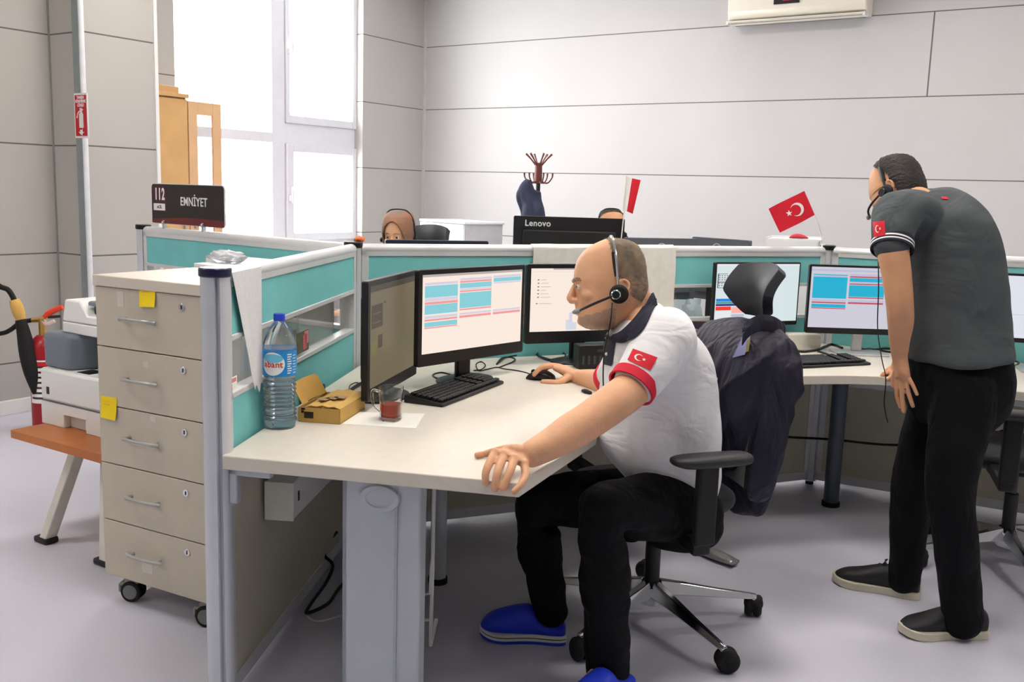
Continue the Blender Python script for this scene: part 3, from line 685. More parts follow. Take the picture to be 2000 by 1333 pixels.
def monitor(name, label, Pl, Pr, ztop, hh, base, blocks, chin=.035, bez=.017, stand='black', group=None, stand_back=.07, foot=None):
    Pl, Pr = V((Pl.x, Pl.y, 0)), V((Pr.x, Pr.y, 0)); d = (Pr - Pl).normalized(); W = (Pr - Pl).length
    M = frame((Pl + Pr) / 2 + V((0, 0, ZT)), d); t = thingM(name, label, 'monitor', M, group); z1 = ztop - ZT; z0 = z1 - hh
    plate(rrect(-W / 2, z0, W / 2, z1, .008), .022, -.001).build('housing', BLK, t, .002)
    plate(rrect(-W / 2 + .05, z0 + .05, W / 2 - .05, z1 - .05, .02), .045, .02).build('back_cover', BLK_M, t, .008)
    screen(t, W - 2 * bez, hh - chin - bez, z0 + chin, -.0016, base, blocks)
    sm = BLK if stand == 'black' else mat('silver_stand', (196, 198, 200), .35, .5)
    fw = .125
    m = MB(); m.box2((-.035 if stand == 'black' else -.025, .045, .008), (.035 if stand == 'black' else .025, .065, z0 + .12)); m.build('stand_neck', sm, t, .006)
    m = MB()
    if stand == 'black': m.lathe([(.001, 0), (.125, 0), (.125, .006), (.1, .012), (.001, .016)], (0, .04, 0), 40, M=Matrix.Diagonal((1, .72, 1)))
    else: m.prism(rrect(-.12, -.06, .12, .09, .012), 0, .01)
    m.build('stand_foot', sm, t, .002)
    return t, W
CREAM = scr_mat('cream', (240, 224, 212)); TEALS = scr_mat('teal', (132, 198, 208)); LIL = scr_mat('lilac', (206, 200, 216)); REDS = scr_mat('red', (232, 150, 148)); GRY = scr_mat('grey', (176, 166, 164))
BLUE = scr_mat('blue', (38, 168, 200)); PALE = scr_mat('pale_grey', (196, 194, 206)); REDD = scr_mat('dark_red', (190, 78, 92)); LILB = scr_mat('lilac_grey', (180, 180, 204)); INK = scr_mat('ink', (90, 84, 84))
def table_blocks(T, L, R, G):
    b = [(0, 1, 0, .03, G)]
    for u0, u1, lst in ((.02, .33, ((.10, .13, L), (.14, .29, T), (.295, .34, L), (.345, .375, R), (.38, .50, T), (.52, .555, L), (.562, .585, R), (.60, .66, T), (.665, .68, R))),
                        (.35, .67, ((.07, .10, L), (.105, .128, R), (.135, .20, T), (.205, .225, L), (.23, .25, R), (.26, .46, T), (.468, .487, R), (.52, .545, L), (.555, .585, R))),
                        (.69, .985, ((.06, .09, L), (.095, .145, T), (.15, .17, L), (.52, .545, L), (.555, .585, R)))):
        for v0, v1, c in lst:
            b.append((u0, u1, v0, v1, c))
    return b
mC, W_ = monitor('monitor', 'black monitor straight ahead of the keyboard, showing a teal and red table', D(818, 528, 3.356), D(1026, 517, 3.77), 1.17, .345, CREAM, table_blocks(TEALS, LIL, REDS, GRY), .045, .018)
OL = scr_mat('olive', (104, 93, 72)); OLD = scr_mat('dark_olive', (66, 57, 46)); OLG = scr_mat('olive_green', (104, 104, 62))
mL, W_ = monitor('monitor', 'black monitor seen from the side at the left, screen dim brown', D(719, 549, 2.996), D(816, 526, 3.50), 1.16, .385, OL, [(0, 1, 0, .06, OLD), (.02, .24, .19, .42, OLD), (.15, .24, .5, .63, OLD), (.02, .13, .55, .68, OLG), (.27, .30, .18, .20, OLD)] + [(.04, .2, .21 + .03 * k, .22 + .03 * k, OL) for k in range(6)], .04, .018)
BLS = scr_mat('pale_blue', (204, 208, 218))
pr_l = D(1030, 516, 3.935); rr_dir = (RH * .293 + FH * .119).normalized()
mR, W_ = monitor('monitor', 'black monitor right behind the bearded man\'s face, pale page on screen', pr_l, pr_l + rr_dir * .53, 1.16, .33, CREAM,
    [(.2, 1, 0, .022, GRY), (0, 1, .05, .054, LIL)] + [(.06, .075, .17 + .055 * k, .185 + .055 * k, INK) for k in range(6)] + [(.09, .09 + .05 + .02 * (k % 3), .175 + .055 * k, .182 + .055 * k, GRY) for k in range(6)] + [(.05, .065, .545, .56, INK), (.08, .19, .55, .558, GRY), (.33, .36, .82, .98, BLS), (.34, .43, .86, .98, BLS), (.36, .39, .7, .86, LIL)], .05, .018)
PGR = scr_mat('pale_green', (206, 218, 220)); WH = scr_mat('white', (222, 222, 226)); KK = scr_mat('black', (30, 30, 34))
bl = [(0, 1, 0, .03, WH)] + [(.015, .13, .165, .172, KK), (.015, .13, .30, .312, KK), (.015, .13, .40, .408, KK), (.015, .025, .165, .40, KK)] + [(.03 + .03 * i, .045 + .03 * i, .19 + .035 * j, .205 + .035 * j, INK) for i in range(4) for j in range(3)] + [(.03 + .03 * i, .045 + .03 * i, .325 + .035 * j, .34 + .035 * j, INK) for i in range(4) for j in range(2)]
bl += [(.01, .3, .59, .64, scr_mat('azure', (30, 130, 214))), (.01, .32, .645, .675, scr_mat('sea_green', (50, 150, 140))), (.01, .34, .68, .715, scr_mat('navy', (50, 44, 130))), (.01, .19, .725, .79, scr_mat('signal_red', (232, 60, 50))), (.2, .4, .74, .84, scr_mat('salmon', (240, 170, 160))), (.2, .35, .86, .91, LILB), (.01, .19, .81, .97, WH)]
d2l = V((.878, 4.226)); toW = lambda l, d, z=0: RH * l + FH * d + V((0, 0, z))
monitor('monitor', 'black monitor behind the headrest, pale page with coloured folders on screen', toW(.922, 4.438), toW(1.366, 4.62), 1.157, .30, PGR, bl, .02, .008, 'silver')
bb = table_blocks(BLUE, LILB, REDD, LILB); bb = [(u0, u1, .04 + v0 * .95, .04 + v1 * .95, c) for u0, u1, v0, v1, c in bb if not (c is REDD and .3 < v0 < .4 and u0 < .1) and not (c is LILB and .2 < v0 < .35 and u0 < .1) and u0 < .5] + [(.02, .33, .12, .48, BLUE), (.35, .67, .2, .24, LILB)]
monitor('monitor', 'black monitor on silver stand at which the standing man is looking, blue table', toW(1.372, 4.50), toW(1.905, 4.50), 1.157, .322, PALE, bb, .028, .01, 'silver')
monitor('monitor', 'black monitor at the right edge of the picture behind the standing man', toW(2.10, 4.22), toW(2.10 + .5 * .956, 4.22 - .5 * .292), 1.163, .30, scr_mat('lavender_white', (212, 216, 226)), [(.1, .3, .62, .625, GRY), (.02, .06, .2, .34, scr_mat('mint', (204, 222, 206)))], .02, .01, 'silver')

# ------------------------------------------------------------------ keyboards, mouse
KEY = mat('black_keys', (16, 16, 18), .38, var=.05)
def keyboard(label, P, d, L=.455, Wd=.145, group=None):
    M = frame(V((P.x, P.y, ZT)), d); t = thingM('keyboard', label, 'keyboard', M, group)
    m = MB(); m.add([(0, 0, 0), (L, 0, 0), (L, Wd, 0), (0, Wd, 0), (0, 0, .012), (L, 0, .012), (L, Wd, .026), (0, Wd, .026)], [(0, 3, 2, 1), (4, 5, 6, 7), (0, 1, 5, 4), (1, 2, 6, 5), (2, 3, 7, 6), (3, 0, 4, 7)])
    m.build('base', BLK, t, .004)
    k = MB(); R = Matrix.Rotation(math.atan2(.014, Wd), 3, 'X')
    for r in range(6):
        x = .012
        while x < L - .026:
            wk = .1 if (r == 0 and .075 < x < .1) else .0165
            if not (.292 < x < .300 or .352 < x < .36): k.box((x + wk / 2, .02 + r * .0205, .019 + (.02 + r * .0205) * .095), (wk, .0165, .008), R)
            x += wk + .0025
    k.build('keys', KEY, t, .0015, seg=1)
    return t
kA, kB = at(865, 797, ZT), at(996, 746, ZT)
keyboard('black keyboard on the near desk below the table screen', kB + (kB - kA).normalized() * -.455 if 0 else kA, (kB - kA), .47, .15)
k2 = at(1703, 714, ZT); kd = (at(1703, 714, ZT) - at(1545, 722, ZT)).normalized()
keyboard('black keyboard on the far desk beside the standing man\'s hand', k2 - kd * .46, kd)
def mouse_thing(name, label, P, d, cat='mouse'):
    M = frame(V((P.x, P.y, ZT)), d); t = thingM(name, label, cat, M)
    m = MB(); secs = []
    for x, w_, h_ in ((-.056, .012, .008), (-.048, .024, .022), (-.02, .031, .036), (.015, .03, .034), (.042, .027, .022), (.054, .018, .01)): secs.append((V((x, 0, h_ / 2)), V((0, w_, 0)), V((0, 0, h_ / 2))))
    m.loft(secs, 24, 4, 2.5); m.build('shell', BLK, t); MB().cyl((.03, -.004, .03), (.03, .004, .03), .008, seg=16).build('wheel', RUB, t)
    return t
mp = at(1056, 742, ZT); mdir = (-RH * .9 + FH * .25)
mouse_thing('computer_mouse', 'black computer mouse under the bearded man\'s right hand', mp, mdir)
mouse_thing('computer_mouse', 'black computer mouse at the right edge of the far desk', P2 + u23 * .98 + n23 * .36, u23)

# ------------------------------------------------------------------ bottle, box, mug, papers
bp = at(547, 834, ZT); bt = thing('water_bottle', 'large clear water bottle with blue cap and label on the near desk', 'bottle', (bp.x, bp.y, ZT))
PET = mat('clear_plastic', (246, 250, 255), .08, var=0, trans=1, ior=1.3); WAT = mat('water', (226, 238, 246), .08, var=0, trans=.8, ior=1.3)
prof = [(.001, .004), (.03, .002), (.044, .006), (.0475, .02)]
for k in range(10): z = .028 + k * .0125; prof += [(.0485, z), (.0440, z + .006)]
prof += [(.0485, .158), (.0488, .162), (.0488, .236), (.0485, .24), (.047, .252), (.04, .277), (.028, .30), (.0165, .314), (.0145, .318), (.0145, .325), (.001, .325)]
MB().lathe(prof, (0, 0, 0), 40).build('bottle_body', PET, bt, smooth=60)
wp = [(.001, .006), (.04, .008)] + [(r - .0022, z) for r, z in prof if .02 <= z <= .236] + [(.0463, .238), (.001, .238)]
MB().lathe(wp, (0, 0, 0), 40).build('water', WAT, bt, smooth=60)
MB().lathe([(.001, .318), (.0165, .318), (.0165, .336), (.0155, .338), (.001, .338)], (0, 0, 0), 32).build('cap', mat('blue_cap', (36, 64, 196), .35), bt)
MB().lathe([(.001, .0035), (.016, .0035), (.016, .010), (.001, .012)], (0, 0, 0), 24).build('base_dimple', mat('blue_tint', (120, 170, 220), .3, trans=.6), bt)
MB().lathe([(.0492, .16), (.0494, .16), (.0494, .234), (.0492, .234)], (0, 0, 0), 48).build('label', mat('blue_label', (24, 140, 214), .35, var=.02), bt)
bc = math.atan2(-bp.y, -bp.x)
def on_cyl(me, r, a0, z0):
    for v in me.vertices:
        a = a0 + v.co.x / r; v.co = V(((r + v.co.z) * math.cos(a), (r + v.co.z) * math.sin(a), z0 + v.co.y))
def cyl_disc(rx, rz, n=40):
    m = MB(); nr = 6
    rings = [[V((rx * k / nr * math.cos(2 * math.pi * j / n), rz * k / nr * math.sin(2 * math.pi * j / n), 0)) for j in range(n)] for k in range(1, nr + 1)]
    m.v = [V((0, 0, 0))] + [p for r in rings for p in r]; m.f = [(0, 1 + j, 1 + (j + 1) % n) for j in range(n)]
    for k in range(nr - 1):
        for j in range(n): a = 1 + k * n + j; b_ = 1 + k * n + (j + 1) % n; m.f.append((a, a + n, b_ + n, b_))
    m.mi = [0] * len(m.f); return m
for nm, rx, rz, off, dz, cc in (('label_oval', .036, .034, .0497, 0, (236, 240, 242)), ('label_oval', .031, .013, .05, .016, (110, 196, 230))):
    me = cyl_disc(rx, rz).mesh(nm); on_cyl(me, off, bc - .42, .197 + dz); me.materials.append(mat(nm + str(cc[0]), cc, .4)); me.shade_smooth(); o = bpy.data.objects.new(nm, me); COL.objects.link(o); o.parent = bt
me = text_mesh('abant', .026, .0002, .0004); me.transform(Matrix.Translation((0, -.002, 0))); on_cyl(me, .0503, bc - .40, .197); me.materials.append(mat('label_red', (214, 66, 62), .4)); o = bpy.data.objects.new('lettering', me); COL.objects.link(o); o.parent = bt
lm = MB()
for k in range(9): lm.grid(band(bc + .45, bc + .45 + (.3 if k % 3 else .22), .168 + k * .0068, .171 + k * .0068, .0498, 6))
for k in range(7): lm.grid(band(bc + .85, bc + 1.15, .168 + k * .0085, .170 + k * .0085, .0498, 6))
lm.build('label_print', WHP, bt, wall=True)
# open cardboard box
qa, qb, qc = at(583, 824, ZT), at(664, 830, ZT), at(690, 797, ZT)
bx = (qb - qa); BXL = bx.length; BXW = (qc - qb).length; BM = frame(V((qa.x, qa.y, ZT)), bx)
box = thingM('cardboard_box', 'small open brown cardboard box with raised flap beside the water bottle', 'box', BM)
CARD = mat('brown_cardboard', (196, 158, 84), .75, var=.06); bh = .046
m = MB(); m.box2((0, 0, 0), (BXL, .002, bh)); m.box2((0, BXW - .002, 0), (BXL, BXW, bh)); m.box2((0, 0, 0), (.002, BXW, bh)); m.box2((BXL - .002, 0, 0), (BXL, BXW, bh)); m.box2((0, 0, 0), (BXL, BXW, .002)); m.build('tray', CARD, box)
m = MB(); m.grid([[(.02 + (BXL - .02) * i / 6, y, bh + .001 + .010 * math.sin(math.pi * i / 6) * (.5 + .5 * (y / BXW)) + .004 * (i % 2)) for i in range(7)] for y in (0, BXW * .3, BXW * .65, BXW)], 0, .0018); m.build('lid', CARD, box, smooth=20)
m = MB(); m.grid([[(.004 - .035 * v - .01 * math.sin(u * 3.1), BXW * (.12 + .86 * u) if v < .9 else BXW * (.2 + .72 * u), bh + .062 * v) for u in (0, .25, .5, .75, 1)] for v in (0, .5, .85, 1)], 0, .002); m.build('flap', mat('light_cardboard', (206, 164, 84), .75, var=.04), box)
m = MB()
for k in range(3): m.box2((BXL * .3 + .02 * k, BXW * .2 + .02 * k, bh + .0145), (BXL * .55 + .02 * k, BXW * .35 + .02 * k, bh + .016))
m.build('tape', mat('dull_tape', (150, 120, 86), .4), box)
MB().box2((BXL * .14, -.0008, bh * .28), (BXL * .36, .0005, bh * .72)).build('dark_label', mat('brown_black', (44, 28, 20), .5), box)
m = MB(); m.box2((BXL * .07, -.0008, bh * .83), (BXL * .16, .0005, bh * .95)); m.box2((BXL * .07, -.0008, bh * .62), (BXL * .13, .0005, bh * .78)); m.build('mark', BLK, box)
m = MB().box2((-.045, .012, 0), (-.003, .016, bh * .9)); m.build('paper_slip', PAPER, box)
# phone leaning behind the box
tp = at(592, 775, ZT); TMx = frame(V((tp.x, tp.y, ZT)), u01) @ Matrix.Rotation(math.radians(-62), 4, 'X')
dev = thingM('desk_phone', 'dark tablet lying behind the water bottle and box against the partition', 'tablet', frame(V((tp.x, tp.y, ZT)) + V((0, 0, 0)), u01))
MB().prism(rrect(-.07, -.05, .1, .05, .01), .0, .028).build('body', BLK, dev, .004); MB().prism(rrect(-.06, -.042, .09, .042, .006), .0275, .030).build('glass', mat('dark_green_glass', (26, 48, 46), .12), dev)
dev.name = 'tablet'
m = MB(); m.box2((-.074, .03, .012), (-.066, .05, .024)); m.build('edge_clip', mat('bronze_trim', (134, 96, 74), .4, .4), dev)
# napkin and mug
def flat_poly(name, label, cat, pts, m_, th=.0012, z=ZT, part=None):
    P = [at(x, y, z) for x, y in pts]; c = sum(P, V()) / len(P); o = MB().prism([(p.x - c.x, p.y - c.y) for p in P], 0, th).build(name, m_)
    o.location = (c.x, c.y, z); return tag(o, label, cat)
flat_poly('paper_sheet', 'white paper sheet lying under the glass tea mug', 'paper', [(668, 829), (702, 806), (830, 809), (812, 838)], PAPER)
flat_poly('paper_sheet', 'narrow crumpled white paper strip in front of the cardboard box', 'paper', [(664, 834), (668, 829), (740, 832), (740, 835)], PAPER, .0008) if 0 else None
gp = at(763, 820, ZT + .002); mug = thing('tea_mug', 'square glass mug of dark tea on the white paper sheet', 'mug', (gp.x, gp.y, ZT + .0012))
GL = mat('clear_glass', (252, 253, 255), .03, var=0, trans=1, ior=1.3); TEA = mat('dark_tea', (176, 56, 20), .05, var=0, trans=.75, ior=1.3)
def sq(r, z, e=3.2, n=40): return [V((r * math.copysign(abs(math.cos(a)) ** (2 / e), math.cos(a)), r * math.copysign(abs(math.sin(a)) ** (2 / e), math.sin(a)), z)) for a in (2 * math.pi * j / n for j in range(n))]
m = MB(); m.rings([sq(.028, 0), sq(.031, .004), sq(.0315, .05), sq(.035, .085), sq(.0375, .104, 2.4), sq(.0362, .104, 2.4), sq(.0335, .085), sq(.0295, .05), sq(.0285, .012), sq(.026, .009)])
M3 = Matrix.Rotation(math.radians(18), 4, 'Z'); m.xf(M3); m.build('glass_body', GL, mug)
m = MB(); m.rings([sq(.026, .0105), sq(.0282, .0125), sq(.0292, .05), sq(.0293, .0515)]); m.xf(M3); m.build('tea', TEA, mug)
hd = -RH
m = MB().tube([hd * .034 + V((0, 0, .088)), hd * .055 + V((0, 0, .092)), hd * .058 + V((0, 0, .07)), hd * .052 + V((0, 0, .045)), hd * .031 + V((0, 0, .026))], .0042, 10, smooth=4); m.build('handle', GL, mug)
# draped papers
def drape(name, label, cat, A, u, n, L0, L1, zf, zb, m_=PAPER, wav=.006, off=.026, top=PH + .0068, seed=0, edges=None):
    """sheet hung over a partition top: along A+u*[L0,L1], down to zf on side n and zb on the other side"""
    rows = []; NU = 24
    prof = [(1, t_) for t_ in (1, .8, .6, .4, .2, .08)]
    for side, k in [(1, q) for q in (1, .85, .7, .55, .4, .25, .12, .04)] + [(0, q) for q in (0, .5, 1)] + [(-1, q) for q in (.05, .3, .6, 1)]:
        row = []
        for i in range(NU + 1):
            f = i / NU; s_ = L0 + (L1 - L0) * f; w_ = wav * noise.noise(V((s_ * 9 + seed, k * 1.5, side)))
            if side == 1:
                zq = zf(f) if callable(zf) else zf; z = top - .012 - (top - .012 - zq) * k
                if edges: s_ = edges(f, k)
                p = A + u * s_ + n * (off + (abs(w_) + .004 * k)); p = V((p.x, p.y, z))
            elif side == 0:
                a = math.pi * k; p = A + u * s_ + n * (off * math.cos(a)) ; p = V((p.x, p.y, top - .012 + .013 * math.sin(a) + .35 * abs(w_)))
            else:
                z = top - .012 - (top - .012 - zb) * k; p = A + u * s_ - n * (off + abs(w_)); p = V((p.x, p.y, z))
            row.append(p)
        rows.append(row)
    c = A + u * (L0 + L1) / 2; c = V((c.x, c.y, 0)); o = MB().grid([[p - c for p in r] for r in rows], 0, .0008).build(name, m_, wall=True); o.location = c
    return tag(o, label, cat)
def along(px, py, A, u, n): 
    p = PL(px, py, tuple(n), tuple(A + n * .03)); return (p - A).dot(u), p.z
l0, z0_ = along(455, 530, P0, u01, n01); l1, z1_ = along(512, 517, P0, u01, n01); lb_, zb_ = along(497, 762, P0, u01, n01); lr_, zr_ = along(512, 742, P0, u01, n01)
PERF = mat('perforated_paper', (218, 219, 222), .85, var=.06, vs=160, bump=.4, bs=700, spec=.2)
drape('paper_sheet', 'long narrow sheet of white perforated paper hung over the near partition', 'paper', P0, u01, n01, l0, l1, lambda f: zb_ + .012 * math.sin(f * 9), 1.1, PERF, .004, .027, seed=2, edges=lambda f, k: (l0 + (lb_ - l0) * k) * (1 - f) + (l1 + (lr_ - l1) * k) * f)
l0, _z = along(1042, 490, P1, u12, n12); l1, _z1 = along(1320, 500, P1, u12, n12); _a, zz1 = along(1318, 600, P1, u12, n12); _a, zz0 = along(1045, 518, P1, u12, n12)
drape('paper_sheet', 'wide white paper sheet hung over the partition behind the bearded man\'s head', 'paper', P1, u12, n12, l0, l1, lambda f: zz0 - (zz0 - zz1) * min(1, max(0, (f - .25) * 4)), 1.05, mat('worn_paper', (224, 223, 216), .8, var=.05, vs=30), .008, .028, seed=5)
# small things on the partitions
def on_panel(name, label, cat, A, u, n, px, py, w_, h_, m_, off=.018, rot=0, details=None):
    s_, z = along(px, py, A, u, n); t = thingM(name, label, cat, frame(A + u * s_ + n * off + V((0, 0, z)), u if n.dot(V((u.y, -u.x, 0))) > 0 else -u) @ Matrix.Rotation(rot, 4, 'Y'))
    MB().box2((-w_ / 2, -.0008, -h_ / 2), (w_ / 2, .0008, h_ / 2)).build('card', m_, t)
    for nm, cols in (details or []):
        for (x0, x1, za, zc, mt) in cols: MB().box2((w_ * (x0 - .5), -.0016, h_ * (za - .5)), (w_ * (x1 - .5), -.0007, h_ * (zc - .5))).build(nm, mt, t)
    return t
PK = mat('pink_print', (214, 110, 116), .5); GB = mat('green_brown_print', (96, 100, 78), .6, var=.3, vs=60)
on_panel('picture_card', 'small card with flower print standing in the near glass strip', 'card', P0, u01, n01, 597, 668, .13, .07, GB, .02, 0, [('flower_print', ((.5, .8, .1, .8, PK), (.62, .95, .35, .95, mat('rose_print', (226, 140, 136), .5))))])
on_panel('sticker', 'small red and white sticker on the near partition rail beside the post', 'sticker', P0, u01, n01, 458, 751, .07, .035, PAPER, .0225, 0, [('red_print', ((0.02, .48, .05, .5, RED), (.1, .9, .6, .9, mat('pale_red_print', (224, 140, 140), .5))))])
DP = mat('photo_dark', (70, 56, 58), .4, var=.25, vs=80); LPh = mat('photo_light', (190, 176, 160), .4, var=.25, vs=80); PUR = mat('photo_purple', (70, 46, 110), .4)
on_panel('photo_card', 'group photograph pinned on the teal partition beside the headrest', 'photograph', P1, u12, n12, 1362, 645, .115, .10, LPh, .019, .05, [('photo_print', ((.04, .96, .05, .48, DP), (.06, .96, .55, .9, DP), (.3, .42, .5, .8, PUR), (.52, .62, .52, .82, PUR), (.72, .82, .5, .8, PUR), (.1, .2, .1, .4, LPh), (.4, .5, .1, .42, LPh), (.7, .8, .12, .4, LPh)))])
# cables on the near desk
def cable(label, pts, r=.0032, z=ZT, m_=BLK, name='cable'):
    P = [(at(p[0], p[1], z + r + (p[2] if len(p) > 2 else 0))) for p in pts]; c = P[0].copy(); c.z = z
    o = MB().tube([p - c for p in P], r, 8, smooth=6).build(name, m_); o.location = c; return tag(o, label, 'cable')
cable('thin black mouse cable running across the near desk to the mouse', [(1040, 735), (1030, 729), (1008, 724), (985, 721), (970, 718), (950, 722), (935, 724), (930, 712), (940, 707), (948, 714), (940, 722, .004), (925, 724)], .0024)
cable('black cable looped behind the table screen on the near desk', [(975, 718), (985, 714), (1000, 708), (1006, 702), (996, 698), (980, 700), (970, 712), (985, 700, .003), (1010, 694, 0), (1030, 690, 0)], .003)
cable('tangle of black cables below the screen behind the man\'s hand', [(1020, 692), (1040, 690), (1060, 698), (1085, 704, .004), (1105, 694), (1080, 684, .005), (1050, 690, .006), (1070, 704), (1100, 700, .003), (1120, 690), (1140, 694)], .0034)
cable('thick black cable from the dim left screen to the desk edge', [(667, 777), (676, 770), (688, 760), (700, 752), (712, 747), (740, 740)], .006)
cable('thin black wire with a bend beside the cardboard box', [(657, 775), (668, 765), (680, 762), (684, 753), (694, 748), (702, 749)], .002)
cable('short black cable under the keyboard\'s back edge', [(880, 748), (868, 742), (850, 738), (846, 732), (862, 728), (880, 732)], .003)
m_ = at(1142, 768, ZT); o = MB().limb([(V((-.012, 0, .006)), .006), (V((.006, 0, .007)), .009), (V((.03, .004, .006)), .006)], 14, 4, hint=(0, 0, 1)).build('pen_cap', BLK); o.matrix_world = frame(V((m_.x, m_.y, ZT)), RH * .6 - FH); o.name = 'usb_plug'; tag(o, 'small black plug lying on the desk below the man\'s forearm', 'plug')
# cables and white box on the far desk
wb = at(1566, 681, ZT); o = MB().prism(rrect(-.09, -.05, .075, .03, .006), 0, .075).build('paper_box', mat('off_white_card', (220, 216, 204), .7), None, .004); o.matrix_world = frame(V((wb.x, wb.y, ZT)), u12 * .6 + u23 * .4); tag(o, 'flat white box on the far desk under the folder screen', 'box')
cable('thick black cable on the far desk between box and silver stand', [(1546, 685), (1570, 687), (1595, 684), (1610, 678), (1625, 673), (1645, 680)], .006)
cable('black cable slanting on the far desk behind the keyboard', [(1597, 686), (1615, 692), (1630, 697), (1640, 700)], .005)
cable('black cables right of the silver stand on the far desk', [(1665, 672), (1680, 680), (1700, 684), (1730, 681), (1760, 684), (1740, 688), (1700, 682), (1672, 684)], .005)
cable('black cable hanging in a loop from the standing man\'s screen', [(1668, 664), (1690, 672), (1715, 678), (1760, 678)], .005)
cable('black cable bundle on the right end of the far desk', [(1955, 712), (1970, 704), (1990, 709), (1975, 716), (1960, 706), (1985, 702), (2000, 706), (2030, 710)], .004)

# black mini computer and floor cables
pc = at(1143, 722, ZT); pcM = frame(V((pc.x, pc.y, ZT)), RH * .95 + FH * .3); mp_ = thingM('mini_computer', 'black mini computer box standing behind the bearded man\'s mouse hand', 'computer', pcM)
MB().box2((-.03, 0, 0), (.16, .07, .10)).build('case', BLK, mp_, .005); g = MB()
for k in range(6): g.box2((-.015 + .025 * k, -.001, .02), (-.005 + .025 * k, .001, .055))
g.build('vent', mat('dark_grey_vent', (58, 60, 64), .5), mp_); MB().box2((.05, -.001, .072), (.14, .001, .082)).build('drive_slot', mat('dark_grey_vent', (58, 60, 64), .5), mp_)
def floor_cable(label, pts, r, m_): 
    P = [at(x, y, z + r) for x, y, z in pts]; c = V((P[0].x, P[0].y, 0)); o = MB().tube([p - c for p in P], r, 8, smooth=6).build('cable', m_); o.location = c; tag(o, label, 'cable')
floor_cable('black cable drooping to the floor under the near desk beside the partition', [(658, 1040, .12), (640, 1062, .10), (634, 1085, .08), (650, 1105, .05), (636, 1140, .0), (606, 1182, 0), (600, 1198, 0), (640, 1180, 0), (662, 1150, 0), (690, 1120, 0)], .006, BLK)
floor_cable('thin white cable on the floor under the near desk', [(600, 1205, 0), (618, 1214, 0), (650, 1208, 0), (700, 1192, 0), (730, 1180, 0)], .003, WHITEP)
cb0 = P1 + u12 * 1.3 + n12 * .12; cb1 = P2 + (n12 + n23) * .16; cb2 = P2 + u23 * .7 + n23 * .12; c_ = V((cb0.x, cb0.y, 0))
o = MB().tube([cb0 + V((0, 0, .52)), cb0.lerp(cb1, .35) + V((0, 0, .42)), cb0.lerp(cb1, .7) + V((0, 0, .34)), cb1 + V((0, 0, .31)), cb1.lerp(cb2, .5) + V((0, 0, .31)), cb2 + V((0, 0, .36)), cb2 + u23 * .3 + V((0, 0, .5))], .006, 8, smooth=5).build('cable', BLK); o.data.transform(Matrix.Translation(-c_)); o.location = c_; tag(o, 'black cable sagging along the partition below the far desk', 'cable')

